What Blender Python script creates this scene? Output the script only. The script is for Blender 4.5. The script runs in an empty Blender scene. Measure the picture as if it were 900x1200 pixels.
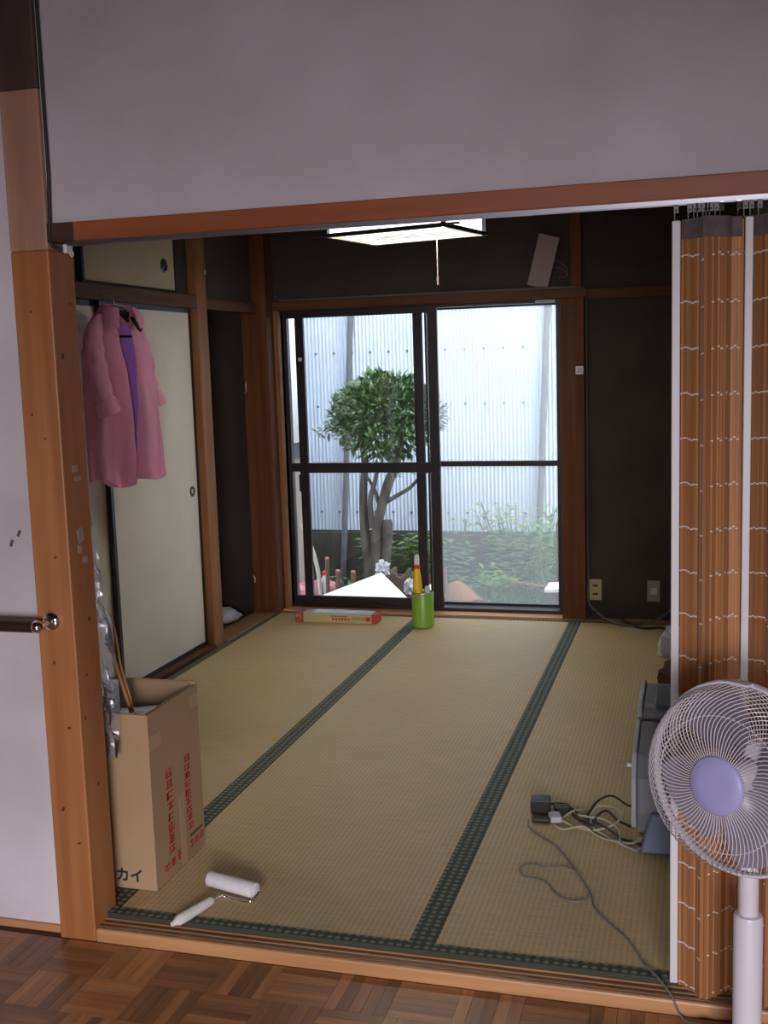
import bpy, math, random
from mathutils import Vector, Matrix, noise as mnoise
import numpy as np
random.seed(7)
S = bpy.context.scene
COL = S.collection
PI = math.pi

# ------------------------------------------------------------------ camera, world, lights, exposure
cam_d = bpy.data.cameras.new('camera')
cam_d.sensor_fit = 'VERTICAL'
cam_d.sensor_height = 36.0
cam_d.lens = 1298.55 * 36.0 / 1200.0
cam_d.clip_start = 0.05
cam = bpy.data.objects.new('camera', cam_d)
COL.objects.link(cam)
_r = Vector((0.96133421, 0.27361764, -0.03114352))
_u = Vector((-0.00641786, 0.13532066, 0.99078107))
_w = Vector((-0.27530954, 0.95227187, -0.13184442))
_m = Matrix((_r, _u, -_w)).transposed().to_4x4()
_m.translation = Vector((1.52984824, -2.46668048, 1.42559096))
cam.matrix_world = _m
S.camera = cam

wd = bpy.data.worlds.new('sky')
wd.use_nodes = True
wd.node_tree.nodes['Background'].inputs[0].default_value = (0.88, 0.94, 1.0, 1)
wd.node_tree.nodes['Background'].inputs[1].default_value = 5.1
S.world = wd

def area(name, loc, target, sx, sy, energy, col, spread=180):
    l = bpy.data.lights.new(name, 'AREA')
    l.shape = 'RECTANGLE'; l.size = sx; l.size_y = sy
    l.energy = energy; l.color = col; l.spread = math.radians(spread)
    o = bpy.data.objects.new(name, l); COL.objects.link(o)
    o.location = loc
    o.rotation_euler = (Vector(target) - Vector(loc)).to_track_quat('-Z', 'Y').to_euler()
    return o
# added area light for assumed daylight from behind the camera; no window is modelled
area('assumed_front_daylight', (2.0, -4.85, 1.05), (0.8, -1.6, -0.35), 1.7, 1.1, 80, (0.97, 0.93, 1.0), 84)

S.view_settings.view_transform = 'Standard'
S.view_settings.look = 'None'
S.view_settings.gamma = 1
S.view_settings.use_curve_mapping = False
S.view_settings.exposure = 0.0

# ------------------------------------------------------------------ materials
def _nt(name):
    m = bpy.data.materials.new(name); m.use_nodes = True
    nt = m.node_tree
    return m, nt, nt.nodes['Principled BSDF']

def mat(name, col, rough=0.6, col2=None, scale=8, stretch=(1, 1, 1), bump=0.0, metal=0.0, detail=5, spec=0.5, per_object=0.0, lo=0.35, hi=0.65, bscale=None, coat=0):
    m, nt, b = _nt(name)
    N, L = nt.nodes, nt.links
    b.inputs['Roughness'].default_value = rough
    b.inputs['Metallic'].default_value = metal
    b.inputs['Specular IOR Level'].default_value = spec
    b.inputs['Coat Weight'].default_value = coat
    tc = N.new('ShaderNodeTexCoord'); mp = N.new('ShaderNodeMapping')
    mp.inputs['Scale'].default_value = stretch
    L.new(tc.outputs['Object'], mp.inputs['Vector'])
    nz = N.new('ShaderNodeTexNoise'); nz.inputs['Scale'].default_value = scale; nz.inputs['Detail'].default_value = detail
    L.new(mp.outputs[0], nz.inputs['Vector'])
    src = None
    if col2 is not None:
        rp = N.new('ShaderNodeValToRGB')
        rp.color_ramp.elements[0].position = lo; rp.color_ramp.elements[1].position = hi
        rp.color_ramp.elements[0].color = (*col, 1); rp.color_ramp.elements[1].color = (*col2, 1)
        L.new(nz.outputs['Fac'], rp.inputs[0]); src = rp.outputs[0]
    if per_object:
        oi = N.new('ShaderNodeObjectInfo'); mr = N.new('ShaderNodeMapRange')
        mr.inputs['To Min'].default_value = 1 - per_object; mr.inputs['To Max'].default_value = 1 + per_object
        L.new(oi.outputs['Random'], mr.inputs['Value'])
        if src is not None:
            ad = N.new('ShaderNodeVectorMath'); ad.operation = 'ADD'
            ml = N.new('ShaderNodeVectorMath'); ml.operation = 'SCALE'; ml.inputs['Scale'].default_value = 37.0
            cb = N.new('ShaderNodeCombineXYZ')
            for k in range(3): L.new(oi.outputs['Random'], cb.inputs[k])
            L.new(cb.outputs[0], ml.inputs[0]); L.new(mp.outputs[0], ad.inputs[0]); L.new(ml.outputs[0], ad.inputs[1])
            L.new(ad.outputs[0], nz.inputs['Vector'])
        hv = N.new('ShaderNodeHueSaturation')
        L.new(mr.outputs[0], hv.inputs['Value'])
        if src is not None: L.new(src, hv.inputs['Color'])
        else: hv.inputs['Color'].default_value = (*col, 1)
        src = hv.outputs[0]
    if src is not None: L.new(src, b.inputs['Base Color'])
    else: b.inputs['Base Color'].default_value = (*col, 1)
    if bump:
        nb = nz
        if bscale:
            nb = N.new('ShaderNodeTexNoise'); nb.inputs['Scale'].default_value = bscale; nb.inputs['Detail'].default_value = 4
            L.new(mp.outputs[0], nb.inputs['Vector'])
        bp = N.new('ShaderNodeBump'); bp.inputs['Strength'].default_value = bump; bp.inputs['Distance'].default_value = 0.004
        L.new(nb.outputs['Fac'], bp.inputs['Height']); L.new(bp.outputs[0], b.inputs['Normal'])
    return m

def emat(name, col, strength):
    m, nt, b = _nt(name)
    b.inputs['Base Color'].default_value = (*col, 1)
    b.inputs['Emission Color'].default_value = (*col, 1)
    b.inputs['Emission Strength'].default_value = strength
    return m

def thin(name, col, clear, rough=0.1, gloss=0.5, diff=(0.8, 0.8, 0.8), transl=0.5, bumps=0):
    """thin sheet: part clear, part cloudy (diffuse + translucent) and a little gloss"""
    m, nt, b = _nt(name)
    N, L = nt.nodes, nt.links
    N.remove(b)
    out = N['Material Output']
    tr = N.new('ShaderNodeBsdfTransparent'); tr.inputs[0].default_value = (*col, 1)
    df = N.new('ShaderNodeBsdfDiffuse'); df.inputs[0].default_value = (*diff, 1)
    tl = N.new('ShaderNodeBsdfTranslucent'); tl.inputs[0].default_value = (*diff, 1)
    gl = N.new('ShaderNodeBsdfGlossy'); gl.inputs['Roughness'].default_value = rough; gl.inputs[0].default_value = (0.9, 0.9, 0.95, 1)
    m1 = N.new('ShaderNodeMixShader'); m1.inputs[0].default_value = transl
    L.new(df.outputs[0], m1.inputs[1]); L.new(tl.outputs[0], m1.inputs[2])
    m2 = N.new('ShaderNodeMixShader'); m2.inputs[0].default_value = clear
    L.new(m1.outputs[0], m2.inputs[1]); L.new(tr.outputs[0], m2.inputs[2])
    fr = N.new('ShaderNodeFresnel'); fr.inputs[0].default_value = 1.45
    mu = N.new('ShaderNodeMath'); mu.operation = 'MULTIPLY'; mu.inputs[1].default_value = gloss
    L.new(fr.outputs[0], mu.inputs[0])
    m3 = N.new('ShaderNodeMixShader'); L.new(mu.outputs[0], m3.inputs[0])
    L.new(m2.outputs[0], m3.inputs[1]); L.new(gl.outputs[0], m3.inputs[2])
    L.new(m3.outputs[0], out.inputs[0])
    return m

WOODZ = (26, 26, 1.3); WOODX = (1.3, 26, 26); WOODY = (26, 1.3, 26)
m_plaster = mat('lilac_plaster', (0.48, 0.425, 0.445), 0.9, (0.66, 0.60, 0.635), scale=1.5, bump=0.25, bscale=60, detail=8)
m_post = mat('orange_post_wood', (0.30, 0.105, 0.032), 0.5, (0.42, 0.17, 0.058), scale=1.0, stretch=WOODZ, bump=0.1, lo=.3, hi=.7)
m_post_pale = mat('faded_post_wood', (0.33, 0.17, 0.11), 0.6, (0.44, 0.25, 0.17), scale=1.0, stretch=WOODZ, bump=0.1)
m_post_dark = mat('dark_post_wood', (0.05, 0.028, 0.02), 0.6, (0.09, 0.05, 0.035), scale=1.0, stretch=WOODZ, bump=0.1)
m_lintel = mat('red_brown_lintel_wood', (0.25, 0.062, 0.022), 0.45, (0.36, 0.10, 0.036), scale=1.0, stretch=WOODX, bump=0.06, lo=.3, hi=.7)
m_lintel_dark = mat('dark_stained_wood', (0.045, 0.02, 0.014), 0.5, (0.08, 0.035, 0.022), scale=1.0, stretch=WOODX)
m_beamY = mat('aged_beam_wood_y', (0.075, 0.031, 0.015), 0.6, (0.125, 0.055, 0.026), scale=1.0, stretch=WOODY, bump=0.06, spec=0.2)
m_beamX = mat('aged_beam_wood_x', (0.085, 0.031, 0.014), 0.6, (0.13, 0.052, 0.023), scale=1.0, stretch=WOODX, bump=0.06, spec=0.2)
m_beamZ = mat('aged_post_wood', (0.09, 0.031, 0.012), 0.6, (0.15, 0.056, 0.022), scale=1.0, stretch=WOODZ, bump=0.08, lo=.3, hi=.7, spec=0.2)
m_beamZo = mat('warm_post_wood', (0.20, 0.088, 0.032), 0.6, (0.30, 0.14, 0.055), scale=1.0, stretch=WOODZ, bump=0.08, lo=.3, hi=.7, spec=0.2)
m_sill = mat('grooved_sill_wood', (0.24, 0.13, 0.062), 0.45, (0.36, 0.21, 0.105), scale=1.0, stretch=WOODX, bump=0.1)
m_nosing = mat('worn_sill_edge_wood', (0.40, 0.19, 0.075), 0.45, (0.55, 0.28, 0.12), scale=1.0, stretch=WOODX, bump=0.1)
m_parquet = mat('parquet_wood', (0.24, 0.093, 0.030), 0.36, (0.39, 0.172, 0.062), scale=1.0, stretch=(4, 60, 60), bump=0.05, per_object=0.42, lo=.25, hi=.75)
m_parquet_base = mat('parquet_underlay', (0.05, 0.02, 0.01), 0.6, (0.08, 0.035, 0.016), scale=9)
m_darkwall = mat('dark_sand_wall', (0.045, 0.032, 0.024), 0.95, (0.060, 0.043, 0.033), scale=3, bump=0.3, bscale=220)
m_darkceil = mat('dark_ceiling_boards', (0.10, 0.06, 0.04), 0.8, (0.14, 0.09, 0.06), scale=1, stretch=WOODY)
m_fusuma = mat('cream_sliding_door_paper', (0.67, 0.62, 0.555), 0.85, (0.73, 0.68, 0.615), scale=3, bump=0.05, bscale=90)
m_tenbukuro = mat('tan_cupboard_door_paper', (0.52, 0.42, 0.27), 0.85, (0.57, 0.47, 0.31), scale=3)
m_lacquer = mat('black_lacquer', (0.018, 0.014, 0.016), 0.35)
m_alum = mat('dark_bronze_aluminium', (0.030, 0.022, 0.022), 0.4, metal=0.3)
m_rail = mat('brushed_aluminium_rail', (0.55, 0.55, 0.6), 0.3, metal=1.0)
m_chrome = mat('chrome', (0.85, 0.85, 0.88), 0.06, metal=1.0)
m_steel = mat('dull_steel', (0.5, 0.5, 0.52), 0.35, metal=1.0)
m_black = mat('black_plastic', (0.012, 0.012, 0.013), 0.45)
m_blackcable = mat('black_cable_rubber', (0.018, 0.018, 0.02), 0.5)
m_greycable = mat('grey_cable_rubber', (0.10, 0.105, 0.11), 0.5)
m_cordgrey = mat('mid_grey_cord', (0.16, 0.16, 0.155), 0.5)
m_palecable = mat('cream_cable_rubber', (0.40, 0.37, 0.29), 0.5)
m_brownrail = mat('dark_brown_tube', (0.035, 0.014, 0.010), 0.4)
m_fanwhite = mat('lilac_white_plastic', (0.66, 0.62, 0.68), 0.35, (0.70, 0.66, 0.72), scale=4)
m_fancap = mat('lavender_plastic', (0.36, 0.345, 0.62), 0.4)
m_wire = mat('cream_coated_wire', (0.62, 0.57, 0.58), 0.3)
m_bamboo = mat('bamboo_slat', (0.31, 0.125, 0.044), 0.55, (0.44, 0.20, 0.074), scale=1.0, stretch=(60, 60, 2.0), per_object=0.28, lo=.3, hi=.7)
m_stitch = mat('white_thread', (0.72, 0.63, 0.57), 0.9)
m_heading = mat('dusty_purple_tape', (0.10, 0.075, 0.085), 0.9, (0.15, 0.11, 0.12), scale=40)
m_runner = mat('tarnished_runner_metal', (0.16, 0.15, 0.15), 0.5, metal=0.4)
m_stile = mat('white_curtain_stile', (0.66, 0.64, 0.66), 0.4)
m_card = mat('brown_cardboard', (0.37, 0.245, 0.13), 0.8, (0.41, 0.275, 0.15), scale=3, bump=0.05, bscale=40)
m_cardin = mat('cardboard_inside', (0.30, 0.20, 0.115), 0.85)
m_tape = mat('parcel_tape', (0.45, 0.31, 0.18), 0.3)
m_red = mat('red_print', (0.50, 0.055, 0.03), 0.8)
m_ink = mat('black_print', (0.02, 0.018, 0.016), 0.8)
m_paper = mat('white_paper', (0.75, 0.75, 0.78), 0.8)
m_bentwood = mat('bent_cane', (0.36, 0.17, 0.06), 0.4)
m_roller = mat('white_roller_nap', (0.72, 0.70, 0.70), 0.9, (0.78, 0.76, 0.76), scale=80, bump=0.4)
m_grip = mat('cream_plastic_grip', (0.72, 0.70, 0.64), 0.35)
m_shirt = mat('pink_cotton', (0.86, 0.38, 0.56), 0.9, (0.90, 0.41, 0.60), scale=5, bump=0.15, bscale=25)
_nt_ = m_shirt.node_tree
_b = _nt_.nodes['Principled BSDF']; _t = _nt_.nodes.new('ShaderNodeBsdfTranslucent'); _x = _nt_.nodes.new('ShaderNodeMixShader')
_t.inputs[0].default_value = (0.85, 0.45, 0.62, 1); _x.inputs[0].default_value = 0.25
_nt_.links.new(_b.outputs[0], _x.inputs[1]); _nt_.links.new(_t.outputs[0], _x.inputs[2]); _nt_.links.new(_x.outputs[0], _nt_.nodes['Material Output'].inputs[0])
m_lining = mat('violet_shirt_inside', (0.74, 0.38, 0.95), 0.9)
m_can = mat('lime_green_can', (0.22, 0.42, 0.045), 0.35)
m_yellow = mat('yellow_plastic', (0.85, 0.52, 0.01), 0.35)
m_redplastic = mat('red_plastic', (0.60, 0.03, 0.02), 0.4)
m_whiteplastic = mat('white_plastic', (0.70, 0.70, 0.72), 0.4)
m_olive = mat('pale_olive_carton', (0.50, 0.42, 0.19), 0.5)
m_redcarton = mat('red_carton', (0.45, 0.04, 0.05), 0.5)
m_film = mat('silvery_film', (0.55, 0.58, 0.62), 0.25)
m_outlet = mat('ivory_outlet_plastic', (0.44, 0.36, 0.20), 0.45)
m_outletg = mat('beige_grey_outlet_plastic', (0.27, 0.23, 0.19), 0.45)
m_board = mat('dusty_grey_board', (0.30, 0.235, 0.21), 0.8, (0.35, 0.275, 0.25), scale=6)
m_machine = mat('grey_machine_plastic', (0.27, 0.27, 0.30), 0.5)
m_machinel = mat('light_grey_machine_plastic', (0.48, 0.50, 0.54), 0.45)
m_machinen = mat('dark_grey_machine_plastic', (0.13, 0.13, 0.145), 0.5)
m_bluefoot = mat('slate_blue_plastic', (0.15, 0.20, 0.31), 0.4)
m_bag = mat('white_plastic_bag_film', (0.48, 0.46, 0.52), 0.4)
m_maroon = mat('maroon_cloth', (0.09, 0.03, 0.03), 0.9)
m_whitecloth = mat('white_cloth', (0.6, 0.62, 0.68), 0.9)
m_fluo = emat('fluorescent_tube', (0.88, 0.93, 1.0), 14.0)
m_lampblack = mat('black_lamp_frame', (0.015, 0.013, 0.014), 0.4)
m_lampplate = mat('lamp_plate_white', (0.8, 0.82, 0.85), 0.4)
# outside
m_corr = mat('pale_blue_painted_steel', (0.60, 0.67, 0.78), 0.5, (0.66, 0.72, 0.82), scale=2)
m_conc = mat('dark_concrete', (0.045, 0.042, 0.036), 0.95, (0.095, 0.09, 0.078), scale=4, bump=0.3)  # dark grey-brown concrete, mottled at random
m_pole = mat('weathered_grey_pole', (0.11, 0.115, 0.13), 0.7, (0.16, 0.165, 0.18), scale=8)
m_neigh = mat('white_render', (0.85, 0.84, 0.85), 0.9)
m_neighb = mat('beige_render', (0.42, 0.35, 0.29), 0.9, (0.48, 0.40, 0.34), scale=4)
m_bark = mat('tree_bark', (0.06, 0.05, 0.044), 0.95, (0.13, 0.112, 0.10), scale=9, stretch=(2, 2, .6), bump=0.6)
m_leaf = mat('evergreen_leaf', (0.028, 0.062, 0.022), 0.35, (0.15, 0.235, 0.085), scale=14, detail=2, spec=0.6, lo=.38, hi=.62)
m_weed = mat('weed_leaf', (0.06, 0.16, 0.03), 0.45, (0.24, 0.42, 0.11), scale=9, detail=2)
m_stem = mat('weed_stem', (0.07, 0.12, 0.03), 0.7)
m_grass = mat('lawn_grass', (0.05, 0.13, 0.025), 0.7, (0.15, 0.27, 0.07), scale=6)
m_soil = mat('garden_soil', (0.075, 0.06, 0.042), 0.95, (0.13, 0.12, 0.07), scale=6, bump=0.3)
m_whiteboard = mat('white_board_paint', (0.86, 0.86, 0.88), 0.6)
m_stake = mat('brown_stake_wood', (0.10, 0.055, 0.04), 0.8, (0.15, 0.09, 0.06), scale=10, stretch=(5, 5, .8))
m_cutend = mat('cut_wood_end', (0.42, 0.22, 0.14), 0.8)
m_terra = mat('orange_brown_clay', (0.22, 0.10, 0.045), 0.8, (0.30, 0.14, 0.065), scale=8)
m_palestick = mat('pale_stick', (0.48, 0.44, 0.38), 0.8)
m_pinkpot = mat('pink_plastic_pot', (0.55, 0.22, 0.24), 0.6)
m_brownbox = mat('brown_crate_paint', (0.09, 0.05, 0.045), 0.7)

m_glass = thin('window_glass', (0.97, 0.98, 0.99), 1.0, rough=0.02, gloss=0.7)
m_screen = thin('insect_screen_mesh', (1, 1, 1), 0.80, gloss=0.0, diff=(0.62, 0.65, 0.67), transl=0.75)
m_clearfilm = thin('crinkled_clear_film', (0.93, 0.94, 0.98), 0.93, rough=0.16, gloss=1.2, diff=(0.7, 0.72, 0.8), transl=0.4)
m_blade = thin('smoky_lilac_blade', (0.7, 0.68, 0.8), 0.35, rough=0.25, gloss=0.8, diff=(0.42, 0.39, 0.48), transl=0.3)
m_diffuser = None

def glow(name, col, strength, mott):
    """lamp diffuser: gives off light, slightly mottled"""
    m, nt, b = _nt(name)
    N, L = nt.nodes, nt.links
    tc = N.new('ShaderNodeTexCoord'); nz = N.new('ShaderNodeTexNoise'); nz.inputs['Scale'].default_value = 18
    L.new(tc.outputs['Object'], nz.inputs['Vector'])
    mr = N.new('ShaderNodeMapRange'); mr.inputs['From Min'].default_value = 0.42; mr.inputs['From Max'].default_value = 0.58
    mr.inputs['To Min'].default_value = strength * (1 - mott); mr.inputs['To Max'].default_value = strength
    L.new(nz.outputs['Fac'], mr.inputs['Value'])
    b.inputs['Base Color'].default_value = (0.8, 0.8, 0.8, 1)
    b.inputs['Emission Color'].default_value = (*col, 1)
    L.new(mr.outputs[0], b.inputs['Emission Strength'])
    return m
m_glow_print = glow('lamp_printed_panel', (0.95, 0.97, 0.95), 1.05, 0.45)
m_glow_edge = glow('lamp_acrylic_edge', (1.0, 0.93, 0.55), 1.05, 0.08)
m_glow_side = glow('lamp_side_diffuser', (0.90, 0.93, 1.0), 2.6, 0.12)
m_glow_under = glow('lamp_under_diffuser', (1.0, 0.95, 0.84), 30.0, 0.3)

def tatami():
    m, nt, b = _nt('rush_weave')
    N, L = nt.nodes, nt.links
    tc = N.new('ShaderNodeTexCoord')
    nz = N.new('ShaderNodeTexNoise'); nz.inputs['Scale'].default_value = 1.6; nz.inputs['Detail'].default_value = 6
    L.new(tc.outputs['Object'], nz.inputs['Vector'])
    rp = N.new('ShaderNodeValToRGB')
    rp.color_ramp.elements[0].position = .3; rp.color_ramp.elements[1].position = .7
    rp.color_ramp.elements[0].color = (0.53, 0.39, 0.19, 1); rp.color_ramp.elements[1].color = (0.60, 0.445, 0.222, 1)
    L.new(nz.outputs['Fac'], rp.inputs[0])
    # short rush streaks lying across the mat
    mp = N.new('ShaderNodeMapping'); mp.inputs['Scale'].default_value = (9, 240, 1)
    L.new(tc.outputs['Object'], mp.inputs['Vector'])
    n2 = N.new('ShaderNodeTexNoise'); n2.inputs['Scale'].default_value = 1; n2.inputs['Detail'].default_value = 3
    L.new(mp.outputs[0], n2.inputs['Vector'])
    mr2 = N.new('ShaderNodeMapRange'); mr2.inputs['From Min'].default_value = .3; mr2.inputs['From Max'].default_value = .7
    mr2.inputs['To Min'].default_value = 0.84; mr2.inputs['To Max'].default_value = 1.10
    L.new(n2.outputs['Fac'], mr2.inputs['Value'])
    wv = N.new('ShaderNodeTexWave'); wv.bands_direction = 'X'; wv.inputs['Scale'].default_value = 21.0
    wv.inputs['Distortion'].default_value = 0.6; wv.inputs['Detail'].default_value = 1
    L.new(tc.outputs['Object'], wv.inputs['Vector'])
    mr = N.new('ShaderNodeMapRange'); mr.inputs['To Min'].default_value = 0.86; mr.inputs['To Max'].default_value = 1.05
    L.new(wv.outputs['Fac'], mr.inputs['Value'])
    mm = N.new('ShaderNodeMath'); mm.operation = 'MULTIPLY'
    L.new(mr.outputs[0], mm.inputs[0]); L.new(mr2.outputs[0], mm.inputs[1])
    hv = N.new('ShaderNodeHueSaturation'); L.new(rp.outputs[0], hv.inputs['Color']); L.new(mm.outputs[0], hv.inputs['Value'])
    L.new(hv.outputs[0], b.inputs['Base Color'])
    b.inputs['Roughness'].default_value = 0.55
    bp = N.new('ShaderNodeBump'); bp.inputs['Strength'].default_value = 0.25; bp.inputs['Distance'].default_value = 0.001
    L.new(mm.outputs[0], bp.inputs['Height']); L.new(bp.outputs[0], b.inputs['Normal'])
    return m
m_tatami = tatami()

def heri():
    m, nt, b = _nt('green_patterned_border_cloth')
    N, L = nt.nodes, nt.links
    tc = N.new('ShaderNodeTexCoord')
    vo = N.new('ShaderNodeTexVoronoi'); vo.inputs['Scale'].default_value = 44; vo.inputs['Randomness'].default_value = 0.12
    vo.voronoi_dimensions = '2D'
    L.new(tc.outputs['Object'], vo.inputs['Vector'])
    rp = N.new('ShaderNodeValToRGB')
    e = rp.color_ramp.elements
    e[0].position = 0.20; e[0].color = (0.20, 0.21, 0.15, 1)
    e[1].position = 0.40; e[1].color = (0.034, 0.044, 0.026, 1)
    L.new(vo.outputs['Distance'], rp.inputs[0]); L.new(rp.outputs[0], b.inputs['Base Color'])
    b.inputs['Roughness'].default_value = 0.7
    return m
m_heri = heri()

# ------------------------------------------------------------------ mesh builder
class MB:
    def __init__(s): s.v = []; s.f = []
    def add(s, vs, fs):
        o = len(s.v); s.v += [tuple(v) for v in vs]; s.f += [tuple(o + i for i in f) for f in fs]; return s
    def box(s, x0, x1, y0, y1, z0, z1):
        return s.add([(x0, y0, z0), (x1, y0, z0), (x1, y1, z0), (x0, y1, z0), (x0, y0, z1), (x1, y0, z1), (x1, y1, z1), (x0, y1, z1)],
                     [(0, 3, 2, 1), (4, 5, 6, 7), (0, 1, 5, 4), (1, 2, 6, 5), (2, 3, 7, 6), (3, 0, 4, 7)])
    def obox(s, c, size, rot=None):
        M = rot if rot is not None else Matrix.Identity(3)
        c = Vector(c); h = [a / 2 for a in size]
        vs = [c + M @ Vector((sx * h[0], sy * h[1], sz * h[2])) for sz in (-1, 1) for sx, sy in ((-1, -1), (1, -1), (1, 1), (-1, 1))]
        return s.add(vs, [(0, 3, 2, 1), (4, 5, 6, 7), (0, 1, 5, 4), (1, 2, 6, 5), (2, 3, 7, 6), (3, 0, 4, 7)])
    def tube(s, pts, r, n=8, cap=True, flat=1.0):
        P = [Vector(p) for p in pts]
        R = r if isinstance(r, (list, tuple)) else [r] * len(P)
        T = [(P[min(i + 1, len(P) - 1)] - P[max(i - 1, 0)]).normalized() for i in range(len(P))]
        a = Vector((0, 0, 1)) if abs(T[0].z) < 0.9 else Vector((1, 0, 0))
        nrm = (a - T[0] * a.dot(T[0])).normalized()
        vs = []
        for i, p in enumerate(P):
            nrm = (nrm - T[i] * nrm.dot(T[i])).normalized()
            bn = T[i].cross(nrm)
            for k in range(n):
                an = 2 * PI * k / n
                vs.append(p + (nrm * math.cos(an) + bn * math.sin(an) * flat) * R[i])
        fs = [(i * n + k, i * n + (k + 1) % n, (i + 1) * n + (k + 1) % n, (i + 1) * n + k) for i in range(len(P) - 1) for k in range(n)]
        if cap:
            fs.append(tuple(range(n - 1, -1, -1))); fs.append(tuple((len(P) - 1) * n + k for k in range(n)))
        return s.add(vs, fs)
    def lathe(s, prof, n=24, c=(0, 0, 0), rot=None, cap=True):
        M = rot if rot is not None else Matrix.Identity(3); c = Vector(c)
        vs = [c + M @ Vector((r * math.cos(2 * PI * k / n), r * math.sin(2 * PI * k / n), z)) for r, z in prof for k in range(n)]
        m = len(prof)
        fs = [(i * n + k, i * n + (k + 1) % n, (i + 1) * n + (k + 1) % n, (i + 1) * n + k) for i in range(m - 1) for k in range(n)]
        if cap:
            if prof[0][0] > 1e-5: fs.append(tuple(range(n - 1, -1, -1)))
            if prof[-1][0] > 1e-5: fs.append(tuple((m - 1) * n + k for k in range(n)))
        return s.add(vs, fs)
    def grid(s, rows, thick=0.0, closed=False):
        """rows: list of equal-length point lists; a sheet with thickness"""
        R = [[Vector(p) for p in r] for r in rows]; m = len(R); n = len(R[0])
        def fc(o, flip):
            out = []
            for i in range(m - 1):
                for j in range(n if closed else n - 1):
                    q = (o + i * n + j, o + i * n + (j + 1) % n, o + (i + 1) * n + (j + 1) % n, o + (i + 1) * n + j)
                    out.append(q[::-1] if flip else q)
            return out
        flatv = [p for r in R for p in r]
        if thick <= 0: return s.add(flatv, fc(0, False))
        nr = []
        for i in range(m):
            for j in range(n):
                if closed: a = R[i][(j + 1) % n] - R[i][(j - 1) % n]
                else: a = R[i][min(j + 1, n - 1)] - R[i][max(j - 1, 0)]
                b = R[min(i + 1, m - 1)][j] - R[max(i - 1, 0)][j]
                c = a.cross(b); nr.append(c.normalized() if c.length > 1e-9 else Vector((0, 0, 1)))
        back = [p - q * thick for p, q in zip(flatv, nr)]
        N = m * n
        fs = fc(0, False) + fc(N, True)
        for j in range(n if closed else n - 1):
            k = (j + 1) % n
            fs.append((k, j, N + j, N + k)); fs.append(((m - 1) * n + j, (m - 1) * n + k, N + (m - 1) * n + k, N + (m - 1) * n + j))
        if not closed:
            for i in range(m - 1):
                fs.append((i * n, (i + 1) * n, N + (i + 1) * n, N + i * n))
                fs.append(((i + 1) * n + n - 1, i * n + n - 1, N + i * n + n - 1, N + (i + 1) * n + n - 1))
        return s.add(flatv + back, fs)
    def prism(s, poly, x0, x1):
        """polygon in (y, z), extruded along x"""
        n = len(poly)
        return s.add([(x0, y, z) for y, z in poly] + [(x1, y, z) for y, z in poly],
                     [tuple(range(n - 1, -1, -1)), tuple(range(n, 2 * n))] + [(i, (i + 1) % n, n + (i + 1) % n, n + i) for i in range(n)])
    def leaf(s, p, d, up, L, W, bend=0.25):
        d = d.normalized(); sd = d.cross(up)
        if sd.length < 1e-4: sd = Vector((1, 0, 0))
        sd.normalize(); nn = sd.cross(d)
        a = p; m1 = p + d * L * .45 + nn * L * bend * .35; t = p + d * L - nn * L * bend * .1
        return s.add([a, m1 + sd * W / 2 - nn * W * .12, t, m1 - sd * W / 2 - nn * W * .12, m1], [(0, 1, 4), (1, 2, 4), (2, 3, 4), (3, 0, 4)])
    def build(s, name, m, parent=None, smooth=False, bevel=0.0, seg=2, local=False, **props):
        me = bpy.data.meshes.new(name)
        V = np.array(s.v, dtype=float)
        if parent is not None:
            off = np.zeros(3) if local else np.array(WORLD[parent.name])
        else:
            lo, hi = V.min(0), V.max(0)
            off = np.array([(lo[0] + hi[0]) / 2, (lo[1] + hi[1]) / 2, lo[2]])
        me.from_pydata((V - off).tolist(), [], s.f)
        if smooth:
            me.polygons.foreach_set('use_smooth', [True] * len(me.polygons))
        o = bpy.data.objects.new(name, me); COL.objects.link(o)
        me.materials.append(m)
        if parent is not None:
            o.parent = parent; WORLD[o.name] = tuple(off)
        else:
            o.location = off; WORLD[o.name] = tuple(off)
        if bevel:
            md = o.modifiers.new('bevel', 'BEVEL'); md.width = bevel; md.segments = seg; md.limit_method = 'ANGLE'; md.angle_limit = 0.6
        if smooth:
            try:
                me.set_sharp_from_angle(angle=math.radians(50))
            except Exception: pass
        for k, v in props.items(): o[k] = v
        return o
WORLD = {}

def thing(name, loc, label, cat, group=None):
    o = bpy.data.objects.new(name, None); COL.objects.link(o); o.location = loc; o.empty_display_size = 0.05
    o['label'] = label; o['category'] = cat
    if group: o['group'] = group
    WORLD[o.name] = tuple(loc)
    return o
def tag(o, label, cat, group=None):
    o['label'] = label; o['category'] = cat
    if group: o['group'] = group
    return o
def struct(o, label):
    o['kind'] = 'structure'; o['label'] = label
    return o
def sroot(name, loc, label):
    o = bpy.data.objects.new(name, None); COL.objects.link(o); o.location = loc
    WORLD[o.name] = tuple(loc)
    return struct(o, label)
def clone(o, parent=None):
    c = o.copy(); COL.objects.link(c)
    if parent is not None: c.parent = parent
    WORLD[c.name] = WORLD.get(o.name, (0, 0, 0))
    for ch in [k for k in bpy.data.objects if k.parent == o]: clone(ch, c)
    return c
def box(name, m, x0, x1, y0, y1, z0, z1, parent=None, bevel=0.0, **p):
    return MB().box(x0, x1, y0, y1, z0, z1).build(name, m, parent, bevel=bevel, **p)
def rotz(a): return Matrix.Rotation(a, 3, 'Z')
def align(d):
    return Vector(d).normalized().to_track_quat('Z', 'Y').to_matrix()
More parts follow.
